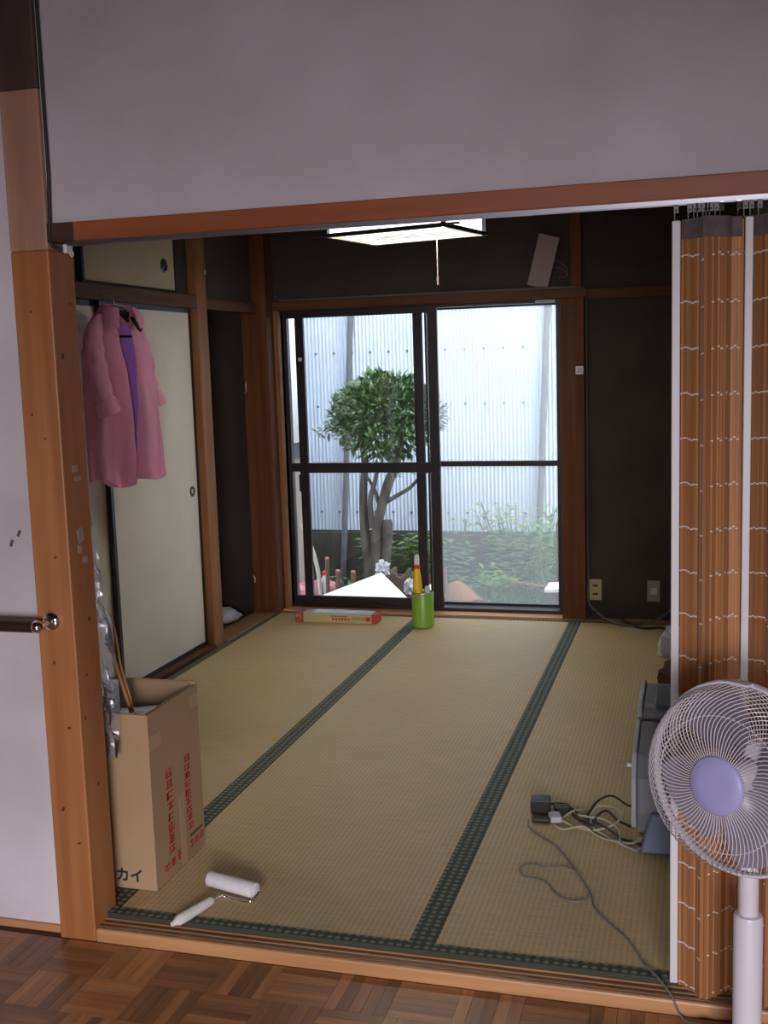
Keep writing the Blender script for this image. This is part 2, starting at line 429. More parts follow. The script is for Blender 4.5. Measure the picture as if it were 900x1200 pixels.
def smoothpath(pts, n=8):
    P = [Vector(p) for p in pts]; out = []
    for i in range(len(P) - 1):
        p0, p1, p2, p3 = P[max(i - 1, 0)], P[i], P[i + 1], P[min(i + 2, len(P) - 1)]
        for k in range(n):
            t = k / n
            out.append(0.5 * ((2 * p1) + (p2 - p0) * t + (2 * p0 - 5 * p1 + 4 * p2 - p3) * t * t + (3 * p1 - p0 - 3 * p2 + p3) * t ** 3))
    out.append(P[-1]); return out

# ------------------------------------------------------------------ front room shell
FZ = -0.045       # wooden floor level
fl = sroot('floor', (0, 0, FZ), 'brown parquet floor of small wooden strips in the front room')
box('underlay', m_parquet_base, -2.0, 2.6, -5.0, -0.02, FZ - 0.06, FZ - 0.008, fl)
pm = MB().box(-0.0745, 0.0745, -0.0145, 0.0145, -0.008, 0.0)
plank0 = None; rest = MB(); cnt = 0
blocks = []
for i in range(-14, 18):
    for j in range(0, 16):
        blocks.append((0.02 + i * 0.15, -0.145 - j * 0.15, (i + j) % 2))
def inview(x, y):
    return -0.45 < x < 1.75 and y > -0.62 and (y > -0.55 + 0.0 * x)
for bx, by, o in sorted(blocks, key=lambda b: -b[1]):
    for k in range(5):
        off = (k - 2) * 0.03
        px, py = (bx, by + off) if o == 0 else (bx + off, by)
        if inview(px, py) and cnt < 300:
            if plank0 is None:
                plank0 = pm.build('plank', m_parquet, fl, local=True); ob = plank0
            else:
                ob = plank0.copy(); COL.objects.link(ob)
            ob.location = (px, py, random.uniform(-0.0006, 0.0003))
            ob.rotation_euler = (0, 0, 0 if o == 0 else PI / 2)
            cnt += 1
        else:
            hx, hy = (0.0745, 0.0145) if o == 0 else (0.0145, 0.0745)
            rest.box(px - hx, px + hx, py - hy, py + hy, FZ - 0.008, FZ)
rest.build('plank_field', m_parquet, fl, kind='stuff')

struct(box('wall_partition_left', m_plaster, -2.0, -0.091, -0.025, 0.06, FZ - 0.05, 2.45), 'pale plaster wall left of the orange post')
struct(box('baseboard_left', m_nosing, -2.0, -0.092, -0.034, -0.025, FZ - 0.008, FZ + 0.012), 'thin wooden skirting strip under the left plaster wall')
struct(box('wall_partition', m_plaster, 0.0145, 1.741, -0.05, 0.03, 1.786, 2.45), 'lilac grey plaster wall above the red-brown lintel')
struct(box('wall_partition_right', m_plaster, 1.846, 2.6, -0.03, 0.06, FZ - 0.05, 2.45), 'plaster wall at the far right of the opening')
struct(box('wall_left', m_plaster, -2.1, -2.0, -5.0, 0.06, FZ - 0.05, 2.45), 'plaster side wall of the front room')
struct(box('wall_right', m_plaster, 2.6, 2.7, -5.0, 0.06, FZ - 0.05, 2.45), 'plaster wall on the right of the front room')
struct(box('wall_back', m_plaster, -2.1, 2.7, -5.1, -5.0, FZ - 0.05, 2.45), 'plaster wall behind the viewer')
struct(box('ceiling', m_darkceil, -2.1, 2.7, -5.1, 0.06, 2.45, 2.5), 'dark boarded ceiling of the front room')

# posts of the opening
def post3(name, x0, label):
    r = sroot(name, (x0 + .0525, 0, FZ), label)
    box('post_lower', m_post, x0, x0 + .105, -0.063, 0.05, FZ - 0.02, 1.725, r, bevel=0.004)
    box('post_middle', m_post_pale, x0, x0 + .105, -0.063, 0.05, 1.725, 2.10, r, bevel=0.004, label='faded pinkish upper stretch of the post')
    box('post_upper', m_post_dark, x0, x0 + .105, -0.063, 0.05, 2.10, 2.45, r, bevel=0.004, label='dark top of the post')  # top stretch in a much darker brown than the rest
    return r
pl_ = post3('trim_1', -0.091, 'orange wooden post left of the wide opening')
for (y, z, h) in ((-0.01, 1.19, .018), (0.0, 1.165, .012), (-0.005, 1.02, .035), (-0.012, 0.985, .02), (0.01, 0.955, .016)):
    MB().obox((0.0146, y, z), (0.0012, random.uniform(.014, .03), h), Matrix.Rotation(random.uniform(-.3, .3), 3, 'X')).build('worn_patch', m_board, pl_, label='pale chipped patch')
for x, z, r_ in ((-.026, .972, .0035), (-.062, 1.33, .003), (-.03, 1.27, .003), (-.05, .70, .0035), (-.02, .53, .004), (-.055, .31, .0045), (-.015, .22, .0035), (-.045, 1.58, .003)):
    MB().obox((x, -0.0632, z), (r_ * 2.6, .0008, r_ * 1.5), Matrix.Rotation(x * 20, 3, 'Y')).build('knot', m_post_dark, pl_)
for y, z, r_ in ((-.03, 1.47, .006), (.01, .80, .005), (-.04, .55, .004), (.0, .36, .004), (-.02, .66, .003), (.02, 1.60, .003)):
    MB().obox((0.0142, y, z), (.0008, r_ * 2, r_ * 2.2)).build('knot', m_post_dark, pl_)
post3('trim_2', 1.741, 'wooden post at the right end of the opening')
lt = sroot('trim_3', (0.86, 0, 1.735), 'red-brown wooden lintel across the opening')
box('lintel_beam', m_lintel, 0.085, 1.741, -0.063, 0.045, 1.742, 1.786, lt, bevel=0.002)
box('lintel_end', m_lintel_dark, 0.0145, 0.085, -0.0625, 0.045, 1.742, 1.786, lt, label='darkened left end of the lintel')
MB().tube([(0.03, -0.0655, 2.44), (0.031, -0.0655, 1.9), (0.026, -0.0655, 1.79), (0.022, -0.068, 1.75), (0.034, -0.068, 1.728), (0.052, -0.062, 1.720)], 0.0042, 8).build(
    'wall_cable', m_blackcable, None, True, label='thin black cable running down the corner beside the pale post', category='cable')

# threshold
th = sroot('trim_4', (0.86, -0.03, FZ), 'grooved wooden threshold between parquet and rush matting')
g = MB()
for y0, y1, zt in ((-0.048, -0.040, -0.012), (-0.040, -0.027, -0.0145), (-0.027, -0.020, -0.012), (-0.020, -0.007, -0.0145), (-0.007, 0.0, -0.010)):
    g.box(0.0145, 1.741, y0, y1, FZ - .02, zt)
g.build('sill_track', m_sill, th)
box('sill_edge', m_nosing, 0.0145, 1.741, -0.064, -0.048, FZ - .02, -0.012, th, bevel=0.006, label='pale worn front edge')

# curtain rail
rl = thing('curtain_rail', (0.9, -0.035, 1.722), 'long aluminium curtain rail fixed under the lintel', 'curtain rail')
m = MB()
m.box(0.05, 1.741, -0.047, -0.0445, 1.733, 1.742); m.box(0.05, 1.741, -0.0295, -0.027, 1.733, 1.742); m.box(0.05, 1.741, -0.0445, -0.0295, 1.740, 1.742)
m.build('rail_channel', m_rail, rl)
MB().box(0.046, 0.056, -0.049, -0.020, 1.716, 1.737).build('end_stop', m_whiteplastic, rl, bevel=.002, label='white plastic end stop')
t = MB().tube([(0.056, -0.036, 1.72), (0.058, -0.036, 1.712), (0.062, -0.036, 1.707), (0.066, -0.036, 1.712), (0.063, -0.036, 1.72)], 0.002, 6)
t.build('end_runner', m_whiteplastic, rl, True, label='white hanging eyelet')

# towel rail
tr = thing('towel_rail', (-0.4, -0.11, 0.8), 'dark brown towel rail with chrome knob end screwed to the orange post', 'towel rail')
RY = align((0, -1, 0))
MB().lathe([(0.0, 0.0), (0.024, 0.0), (0.025, 0.006), (0.022, 0.012), (0.012, 0.016), (0.0, 0.018)], 28, (-0.046, -0.0635, 0.81), RY).build('flange', m_chrome, tr, True)
MB().tube([(-0.046, -0.07, 0.81), (-0.05, -0.11, 0.807)], 0.008, 12).build('bracket', m_chrome, tr, True)
MB().lathe([(0.0001, -0.017)] + [(0.017 * math.cos(a), 0.017 * math.sin(a)) for a in np.linspace(-1.4, 1.4, 11)] + [(0.0001, 0.017)], 20, (-0.056, -0.118, 0.806), Matrix.Rotation(PI / 2, 3, 'Y')).build('knob', m_chrome, tr, True)
MB().tube([(-0.064, -0.118, 0.806), (-0.3, -0.118, 0.806), (-0.9, -0.118, 0.806)], 0.0155, 16).build('tube', m_brownrail, tr, True)

# paint flecks on the left wall
for x, z, a, w_ in ((-0.151, 1.026, .5, 'higher brown flake stuck on the left plaster wall above the towel rail'), (-0.175, 1.0, .4, 'lower brown flake stuck on the left plaster wall above the towel rail')):
    tag(MB().obox((x, -0.0257, z), (0.008, 0.001, 0.018), Matrix.Rotation(a, 3, 'Y')).build('paint_chip', m_stake), w_, 'flake')

# ------------------------------------------------------------------ rush room shell
DEP = 3.518; YB = 3.60; CZ = 2.36
struct(box('floor', m_sill, -0.99, 1.78, 0.0, 3.66, -0.09, -0.012), 'boards under the rush matting')
struct(box('ceiling', m_darkceil, -2.1, 1.80, 0.06, 3.72, CZ, CZ + .05), 'dark wooden ceiling of the rush room')
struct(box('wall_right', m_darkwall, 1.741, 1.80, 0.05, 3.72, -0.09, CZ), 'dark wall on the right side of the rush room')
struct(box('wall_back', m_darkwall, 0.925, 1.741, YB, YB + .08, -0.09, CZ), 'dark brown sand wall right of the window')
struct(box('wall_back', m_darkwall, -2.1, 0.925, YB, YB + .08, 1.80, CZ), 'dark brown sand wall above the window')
# left side: closet front
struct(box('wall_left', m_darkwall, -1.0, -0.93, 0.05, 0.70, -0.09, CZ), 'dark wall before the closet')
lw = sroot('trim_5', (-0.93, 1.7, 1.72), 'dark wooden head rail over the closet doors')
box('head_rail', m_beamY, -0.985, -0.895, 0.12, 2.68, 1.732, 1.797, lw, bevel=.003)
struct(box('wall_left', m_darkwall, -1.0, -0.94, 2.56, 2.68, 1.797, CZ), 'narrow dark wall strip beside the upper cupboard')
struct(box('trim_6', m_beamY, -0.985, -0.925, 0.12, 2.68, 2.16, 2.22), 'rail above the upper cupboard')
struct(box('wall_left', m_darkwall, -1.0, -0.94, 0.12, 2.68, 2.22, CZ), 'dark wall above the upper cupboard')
struct(box('trim_7', m_beamY, -1.0, -0.885, 0.12, 2.68, -0.012, 0.012), 'wooden sill under the closet doors')
struct(box('trim_8', m_beamZo, -1.02, -0.893, 2.68, 2.795, -0.012, CZ, bevel=.004), 'orange-brown post at the right end of the closet')
struct(box('trim_9', m_beamY, -0.97, -0.90, 2.795, 3.46, 1.735, 1.79, bevel=.002), 'rail over the dark alcove')
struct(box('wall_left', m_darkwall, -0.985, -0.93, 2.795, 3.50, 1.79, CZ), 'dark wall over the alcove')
struct(box('trim_10', m_beamZ, -1.0, -0.845, 3.47, 3.60, -0.012, CZ, bevel=.004), 'reddish corner post left of the window')
struct(box('trim_11', m_beamZo, -0.845, -0.818, 3.575, 3.66, 0.0, 1.748, bevel=.002), 'light wooden strip along the left of the window')
struct(box('trim_12', m_beamX, -0.845, 0.94, 3.57, 3.665, 1.748, 1.80, bevel=.003), 'brown wooden head beam over the window')
struct(box('trim_13', m_beamZ, 0.797, 0.925, 3.555, 3.665, -0.012, 1.748, bevel=.004), 'reddish wooden post right of the window')
struct(box('trim_14', m_beamZ, 0.85, 0.91, 3.575, 3.60, 1.80, CZ, bevel=.003), 'upper post above the right end of the window')
struct(box('trim_15', m_beamX, 0.94, 1.741, 3.585, 3.60, 1.735, 1.79, bevel=.002), 'dim brown rail on the right back wall')
struct(box('trim_16', m_nosing, -0.845, 0.80, 3.53, 3.66, -0.03, 0.012, bevel=.003), 'pale wooden sill under the window')
struct(box('trim_17', m_sill, 0.80, 1.741, 3.535, 3.60, -0.03, 0.004), 'narrow floor trim on the right back wall')
# alcove beyond the closet post
ac = sroot('wall_alcove', (-1.4, 3.2, -0.04), 'dark alcove behind the left posts')
box('alcove_floor', m_beamY, -2.0, -0.985, 2.70, 3.60, -0.09, -0.04, ac)
box('alcove_back', m_darkwall, -2.1, -2.0, 2.70, 3.60, -0.09, CZ, ac)
box('alcove_side', m_darkwall, -2.0, -1.02, 2.66, 2.70, -0.09, CZ, ac)
box('alcove_far', m_darkwall, -2.0, -1.0, 3.60, 3.68, -0.09, 1.80, ac)
struct(box('trim_18', m_sill, -1.0, -0.872, 2.795, 3.47, -0.03, 0.006, bevel=.002), 'worn wooden sill of the alcove')
hk = MB().tube([(-0.998, 3.468, 0.22), (-0.985, 3.462, 0.21), (-0.985, 3.462, 0.18), (-0.998, 3.468, 0.17)], 0.004, 6)
tag(hk.build('hook', m_steel, None, True), 'small metal catch low on the reddish corner post', 'hook')
hk = MB().tube([(-0.998, 3.468, 1.36), (-0.985, 3.462, 1.35), (-0.985, 3.462, 1.30), (-0.998, 3.468, 1.29)], 0.004, 6)
tag(hk.build('hook', m_steel, None, True), 'small metal catch high on the reddish corner post', 'hook')
nl = MB().tube([(-0.892, 2.76, 1.90), (-0.878, 2.755, 1.90), (-0.876, 2.755, 1.925)], 0.0035, 6)
tag(nl.build('hook', m_steel, None, True), 'little metal hook on the closet post above the rail', 'hook')
def lump(name, m, c, sx, sy, sz, seed, amp=.25, label='', cat=''):
    mb = MB(); rows = []
    for i in range(13):
        ph = -PI / 2 + PI * i / 12; row = []
        for j in range(20):
            a = 2 * PI * j / 20
            d = Vector((math.cos(ph) * math.cos(a), math.cos(ph) * math.sin(a), math.sin(ph)))
            k = 1 + amp * mnoise.noise(d * 2.3 + Vector((seed, 0, 0))) + amp * .5 * mnoise.noise(d * 6 + Vector((seed, 3, 0)))
            p = Vector((d.x * sx * k, d.y * sy * k, d.z * sz * k))
            p.z = max(p.z, -sz * .55)
            row.append(Vector(c) + p + Vector((0, 0, sz * .55)))
        rows.append(row)
    mb.grid(rows, closed=True)
    return tag(mb.build(name, m, None, True), label, cat)
lump('folded_cloth', m_whitecloth, (-1.17, 3.40, -0.04), .10, .10, .05, 4, label='white cloth bundle on the dark alcove floor', cat='cloth')

# sliding closet doors
def fusuma(name, label, x, y0, y1, z0, z1, m, fw, pull):
    r = sroot(name, (x, (y0 + y1) / 2, z0), label)
    box('panel', m, x - .008, x + .008, y0 + fw, y1 - fw, z0 + fw, z1 - fw, r)
    f = MB()
    f.box(x - .011, x + .012, y0, y0 + fw, z0, z1); f.box(x - .011, x + .012, y1 - fw, y1, z0, z1)
    f.box(x - .011, x + .012, y0 + fw, y1 - fw, z0, z0 + fw); f.box(x - .011, x + .012, y0 + fw, y1 - fw, z1 - fw, z1)
    f.build('frame', m_lacquer, r)
    py, pz, pr = pull
    RX = Matrix.Rotation(PI / 2, 3, 'Y')
    h = MB().lathe([(pr, .006), (pr, .011), (pr * .78, .013), (pr * .7, .009), (0.0001, .006)], 24, (x, py, pz), RX).build('door_pull', m_lacquer, r, True)
    MB().lathe([(pr * .55, .0075), (pr * .45, .011), (0.0001, .012)], 20, (x, py, pz), RX).build('pull_dish', m_steel if pr < .03 else m_lacquer, h, True)
    return r
fusuma('door_1', 'cream paper closet door right of the hanging shirt', -0.945, 1.80, 2.682, 0.012, 1.732, m_fusuma, 0.022, (2.60, 0.822, 0.026))
fusuma('door_2', 'cream paper closet door partly behind the orange post', -0.970, 0.93, 1.83, 0.012, 1.732, m_fusuma, 0.022, (1.02, 0.822, 0.026))
fusuma('door_3', 'small tan cupboard door above the closet', -0.950, 1.69, 2.56, 1.797, 2.16, m_tenbukuro, 0.018, (2.435, 1.925, 0.034))
fusuma('door_4', 'second small cupboard door hidden toward the opening', -0.975, 0.85, 1.71, 1.797, 2.16, m_tenbukuro, 0.022, (0.95, 1.925, 0.030))

# ------------------------------------------------------------------ rush matting
W = 0.87
rm = thing('rush_mat', (0.43, 1.76, -0.012), 'tan woven rush matting with dark green patterned cloth borders covering the room floor', 'tatami mat')
for k in range(3):
    x0 = -W + k * W
    p = MB().box(-W / 2 + .002, W / 2 - .002, 0.03, DEP - .015, -0.012, -0.0008).build('mat_panel', m_tatami, rm, local=True)
    p.location = (x0 + W / 2 - 0.43, -1.76, 0.012)
    WORLD[p.name] = (0, 0, 0)
    for xx, wd_ in ((x0 + .017, .034), (x0 + W - .017, .034)):
        box('border', m_heri, xx - wd_ / 2, xx + wd_ / 2, 0.034, DEP - .02, -0.004, 0.0006, rm)
bf = MB()
for i in range(20):
    xa = -W + .001 + i * (3 * W - .002) / 20; xb = -W + .001 + (i + 1) * (3 * W - .002) / 20
    bf.box(xa, xb, 0.0, 0.035, -0.012, 0.0012)
bf.build('border', m_heri, rm)
box('border', m_heri, -W, 2 * W, DEP - .02, DEP + .010, -0.012, 0.0012, rm)

# ------------------------------------------------------------------ window
wn = sroot('window_1', (0, 3.65, 0.012), 'large dark bronze sliding window to the garden')
fr = MB()
fr.box(-0.845, -0.818, 3.62, 3.76, 0.012, 1.748); fr.box(0.776, 0.80, 3.62, 3.76, 0.012, 1.748)
fr.box(-0.818, 0.776, 3.62, 3.76, 1.730, 1.748); fr.box(-0.818, 0.776, 3.62, 3.76, 0.0, 0.030)
fr.build('frame', m_alum, wn)
def sash(x0, x1, y, sl, sr, top, bot, mid, pane, z0=0.030, z1=1.733, zm=0.838):
    s = MB()
    d = .012
    s.box(x0, x0 + sl, y - d, y + d, z0, z1); s.box(x1 - sr, x1, y - d, y + d, z0, z1)
    s.box(x0 + sl, x1 - sr, y - d, y + d, z1 - top, z1); s.box(x0 + sl, x1 - sr, y - d, y + d, z0, z0 + bot)
    s.box(x0 + sl, x1 - sr, y - d, y + d, zm - mid / 2, zm + mid / 2)
    o = s.build('sash', m_alum, wn)
    for a, b in ((z0 + bot, zm - mid / 2), (zm + mid / 2, z1 - top)):
        MB().box(x0 + sl, x1 - sr, y - .0015, y + .0015, a, b).build('pane', pane, o)
    return o
sash(-0.737, 0.105, 3.645, .050, .055, .028, .045, .058, m_glass)         # inner glass sash
so = sash(-0.818, 0.008, 3.685, .016, .052, .026, .036, .050, m_glass)    # outer glass sash
sash(0.012, 0.776, 3.735, .012, .020, .012, .012, .030, m_screen, zm=0.850)    # insect screen sash
MB().box(-0.745, -0.733, 3.628, 3.634, 0.70, 0.80).build('latch', m_black, wn)
MB().lathe([(0.0001, 0), (.012, 0), (.012, .004), (.0001, .005)], 16, (-0.71, 3.6325, 1.47), RY).build('suction_hook', m_whiteplastic, wn, True, label='small white suction hook')
MB().box(0.66, 0.765, 3.612, 3.622, 1.731, 1.744).build('maker_plate', m_machinel, wn, label='pale plate at the top right of the window')

# board and wires on the head beam
R_ = Matrix.Rotation(math.radians(15.5), 3, 'Y') @ Matrix.Rotation(math.radians(7), 3, 'X')
bd = MB().obox((0.712, 3.570, 1.944), (0.112, 0.012, 0.275), R_)
tag(bd.build('thin_board', m_board, bevel=.002), 'dusty grey thin board leaning on the beam over the window', 'board')
wr = MB().tube(smoothpath([(0.77, 3.575, 1.95), (0.80, 3.572, 1.935), (0.835, 3.575, 1.90), (0.83, 3.573, 1.86), (0.79, 3.575, 1.855)], 5), 0.0022, 6)
wr.tube(smoothpath([(0.775, 3.573, 1.91), (0.81, 3.57, 1.90), (0.842, 3.572, 1.86)], 5), 0.0022, 6)
tag(wr.build('loose_wire', m_greycable, None, True), 'loose thin wire curling beside the leaning board', 'wire')
cb = smoothpath([(-0.80, 3.566, 1.806), (-0.04, 3.566, 1.806), (0.74, 3.566, 1.803), (0.915, 3.562, 1.795), (0.934, 3.585, 1.74), (0.934, 3.589, 1.45), (0.934, 3.589, 0.8), (0.934, 3.589, 0.24)], 4)
tag(MB().tube(cb, 0.006, 8).build('pipe_cable', m_greycable, None, True), 'grey cable along the window beam and down the reddish right post', 'cable')
jb = thing('junction_box', (0.905, 3.545, 1.34), 'small white box on the post right of the window', 'switch box')
MB().box(0.882, 0.924, 3.528, 3.555, 1.342, 1.385).build('case', m_whiteplastic, jb, bevel=.003)
MB().box(0.890, 0.916, 3.5265, 3.5285, 1.350, 1.377).build('cover', m_machinel, jb, bevel=.001)

def outlet(x, m, label, slots):
    o = thing('wall_outlet', (x, 3.598, 0.10), label, 'outlet')
    MB().box(x - .034, x + .034, 3.591, 3.5995, 0.105, 0.222).build('plate', m, o, bevel=.003)
    for z in (0.187, 0.14):
        if slots:
            MB().box(x - .014, x + .014, 3.5895, 3.5915, z - .005, z + .005).build('socket_slot', m_black, o)
    if not slots:
        MB().box(x - .016, x + .018, 3.589, 3.5915, .145, .18).build('blank_insert', m_machinel, o, bevel=.001)
outlet(0.973, m_outlet, 'ivory wall outlet with two dark slots beside the reddish window post', True)
outlet(1.284, m_outletg, 'pale grey wall plate on the dark wall near the bamboo curtain', False)
c1 = smoothpath([(0.934, 3.588, 0.24), (0.937, 3.585, 0.10), (0.98, 3.56, 0.05), (1.06, 3.50, 0.012), (1.14, 3.44, 0.008), (1.22, 3.46, 0.008), (1.30, 3.52, 0.02), (1.36, 3.57, 0.05), (1.42, 3.585, 0.10), (1.48, 3.585, 0.14)], 6)
tag(MB().tube(c1, 0.007, 8).build('floor_cable', m_greycable, None, True), 'grey cable looping along the floor under the wall outlets', 'cable')
c2 = smoothpath([(0.955, 3.55, 0.008), (0.985, 3.56, 0.06), (1.04, 3.565, 0.07), (1.10, 3.55, 0.03), (1.16, 3.47, 0.008), (1.24, 3.38, 0.008), (1.33, 3.40, 0.008), (1.42, 3.30, 0.008), (1.55, 3.25, 0.008)], 6)
tag(MB().tube(c2, 0.006, 8).build('floor_cable', m_blackcable, None, True), 'black cable arched against the dark back wall below the outlets', 'cable')

# ------------------------------------------------------------------ pendant lamp
lp = thing('pendant_lamp', (0.31, 2.23, 1.965), 'lit square fluorescent pendant lamp with black frame and pull cord', 'ceiling lamp')
c = Vector((0.312, 2.23, 0)); Rl = rotz(math.radians(-12.5))
def lbox(mb, cx, cy, cz, sx, sy, sz):
    p = c + Rl @ Vector((cx, cy, 0)); mb.obox((p.x, p.y, cz), (sx, sy, sz), Rl)
LW, LD = .545, .42
f = MB()
lbox(f, 0, -LD / 2, 1.972, LW + .02, .014, .016); lbox(f, 0, LD / 2, 1.972, LW + .02, .014, .016)
lbox(f, -LW / 2, 0, 1.972, .014, LD, .016); lbox(f, LW / 2, 0, 1.972, .014, LD, .016)
for sx in (-1, 1):
    for sy in (-1, 1): lbox(f, sx * LW / 2, sy * LD / 2, 2.02, .016, .016, .11)
    lbox(f, sx * (LW / 2 + .035), -LD / 2, 1.974, .07, .010, .008)
f.build('frame', m_lampblack, lp)
u = MB(); lbox(u, 0, 0, 1.970, LW - .014, LD - .014, .004); u.build('under_diffuser', m_glow_under, lp)
u = MB(); lbox(u, .02, 0, 1.9665, LW * .68, LD * .42, .003); u.build('printed_panel', m_glow_print, lp, label='mottled grey pattern on the lamp underside')
for cx, cy, sx, sy in ((0, -LD / 2 + .022, LW - .03, .026), (0, LD / 2 - .022, LW - .03, .026), (-LW / 2 + .022, 0, .026, LD - .07), (LW / 2 - .022, 0, .026, LD - .07)):
    q = MB(); lbox(q, cx, cy, 1.9662, sx, sy, .003); q.build('lit_edge', m_glow_edge, lp, label='yellowish glowing acrylic edge')
for cx, cy, sx, sy in ((0, -LD / 2 + .012, LW - .02, .004), (0, LD / 2 - .012, LW - .02, .004), (-LW / 2 + .012, 0, .004, LD - .02), (LW / 2 - .012, 0, .004, LD - .02)):
    q = MB(); lbox(q, cx, cy, 2.025, sx, sy, .088); q.build('side_diffuser', m_glow_side, lp)
q = MB(); lbox(q, 0, 0, 2.078, LW + .01, LD + .01, .012); q.build('top_plate', m_lampblack, lp)
q = MB(); q.tube([(c.x, c.y, 2.084), (c.x, c.y, CZ)], .006, 8); q.build('hanging_cord', m_blackcable, lp, True)
q = MB(); pc = c + Rl @ Vector((0.07, LD / 2 - .06, 0)); q.tube([(pc.x, pc.y, 1.97), (pc.x, pc.y, 1.80)], .0022, 6); q.tube([(pc.x, pc.y, 1.80), (pc.x, pc.y, 1.765)], .004, 8)
q.build('pull_cord', m_board, lp, True)

# ------------------------------------------------------------------ bamboo curtain
bc = thing('bamboo_curtain', (1.6, -0.04, 0.02), 'folded bamboo slat curtain with white stiles at the right of the opening', 'curtain')
# folded plan: panels between white stiles, zigzag toward the viewer
def plan(x0, x1):
    w = x1 - x0
    return [Vector((x0, -0.034, 0)), Vector((x0 + .30 * w, -0.062, 0)), Vector((x0 + .38 * w, -0.086, 0)), Vector((x0 + .72 * w, -0.060, 0)), Vector((x0 + .80 * w, -0.040, 0)), Vector((x1, -0.036, 0))]
def walk(P, step):
    out = []; 
    for a, b in zip(P[:-1], P[1:]):
        d = (b - a); n = max(1, int(round(d.length / step)))
        for k in range(n):
            out.append((a + d * ((k + .5) / n), math.atan2(d.y, d.x), d.length / n))
    return out
stile_x = [(1.468, 1.485), (1.612, 1.628)]
for a, b in stile_x:
    MB().box(a, b, -0.050, -0.026, 0.022, 1.700).build('stile', m_stile, bc, bevel=.002)
slat0 = None; st = MB(); hd = []
SL0, SL1 = 0.012, 1.700
for (x0, x1) in ((1.487, 1.610), (1.630, 1.735)):
    P = plan(x0, x1)
    hd.append([Vector((p.x, p.y, 0)) for p, a, w in walk(P, .0075)])
    for i, (p, a, w) in enumerate(walk(P, .0068)):
        if slat0 is None:
            slat0 = MB().box(-.0031, .0031, -.0012, .0012, 0, SL1 - SL0).build('slat', m_bamboo, bc, local=True); s = slat0
        else:
            s = slat0.copy(); COL.objects.link(s)
        dz = random.uniform(-.003, .003)
        y = p.y + random.uniform(-.0012, .0012)
        s.location = (p.x - 1.6, y + .04, SL0 - .02 + dz)
        s.rotation_euler = (0, 0, a + random.uniform(-.12, .12))
        if random.random() < .72:
            for k in range(18):
                z = 1.628 - .0945 * k + dz - (0.012 if 0.33 < (p.x - x0) / (x1 - x0) < .42 else 0)
                if z > .02:
                    nx, ny = math.sin(a), -math.cos(a)
                    st.obox((p.x + nx * .0022, y + ny * .0022, z), (.0058, .0012, .0032), rotz(a))
st.build('stitching', m_stitch, bc, kind='stuff', label='white thread rows tying the slats')
for h in hd:
    rows = [[(p.x, p.y - .003, z) for p in h] for z in (1.702, 1.682, 1.662)]
    MB().grid(rows, .004).build('heading_tape', m_heading, bc, label='dark purple cloth tape along the top')
for i, x in enumerate((1.476, 1.503, 1.514, 1.521, 1.532, 1.538, 1.545, 1.556, 1.566, 1.60, 1.612, 1.624, 1.64)):
    r = MB().box(x - .0048, x + .0048, -.0425, -.0405, 1.716, 1.734).tube([(x - .003, -.041, 1.716), (x - .003, -.041, 1.703), (x, -.041, 1.699), (x + .003, -.041, 1.703)], .0012, 6)
    r = r.build('runner', m_chrome if i in (8, 9) else m_runner, bc)
    MB().lathe([(.0001, 0), (.0022, 0), (.0001, .0004)], 10, (x, -.0426, 1.721), RY).build('eyelet', m_black, r)

# ------------------------------------------------------------------ fan
fn = thing('pedestal_fan', (1.625, -0.275, FZ), 'white pedestal fan with lavender hub in front of the bamboo curtain', 'fan')
PX, PY = 1.625, -0.275
bs = MB().lathe([(0.0001, 0.0), (0.165, 0.0), (0.175, 0.006), (0.172, 0.016), (0.14, 0.024), (0.06, 0.036), (0.033, 0.05), (0.030, 0.055)], 48, (PX, PY, FZ))
bs.build('base', m_fanwhite, fn, True)
MB().lathe([(0.0265, 0), (0.0285, .02), (0.0285, .318), (0.0265, .324), (0.021, .326)], 28, (PX, PY, FZ + .04)).build('lower_pole', m_fanwhite, fn, True)
MB().lathe([(0.0195, 0), (0.0195, .30)], 24, (PX, PY, 0.27)).build('upper_pole', m_fanwhite, fn, True)
nrm = Vector((-0.52, -0.85, 0.09)).normalized()
FC = Vector((1.600, -0.392, 0.644))
Rf = align(nrm)
# keep "up" of the ring frame consistent
MB().tube([Vector((PX, PY, .56)), Vector((PX, PY, .60)), FC - nrm * .10 + Vector((0, 0, -.03))], [.024, .026, .03], 16).build('neck', m_fanwhite, fn, True)
MB().lathe([(0.0001, -.19), (.035, -.188), (.052, -.17), (.058, -.12), (.056, -.065), (.03, -.055), (.0001, -.055)], 28, FC, Rf).build('motor_housing', m_fanwhite, fn, True)
GR = 0.178
rg = MB()
nseg = 72
def ring(mb, rad, off, r1, n=72):
    vs = []
    for k in range(n):
        a = 2 * PI * k / n; d = Vector((math.cos(a), math.sin(a), 0))
        for j in range(10):
            b = 2 * PI * j / 10
            vs.append(FC + Rf @ (d * (rad + r1[0] * math.cos(b)) + Vector((0, 0, off + r1[1] * math.sin(b)))))
    mb.add(vs, [(k * 10 + j, ((k + 1) % n) * 10 + j, ((k + 1) % n) * 10 + (j + 1) % 10, k * 10 + (j + 1) % 10) for k in range(n) for j in range(10)])
ring(rg, GR, 0, (.005, .011)); rg.build('guard_ring', m_fanwhite, fn, True)
cl = MB(); cl.obox(FC + Rf @ Vector((0, 0, 0)) + Vector((0.0, 0, GR + .003)), (.045, .022, .005), rotz(math.atan2(nrm.y, nrm.x) + PI / 2)); cl.build('ring_clip', m_fanwhite, fn, bevel=.003)
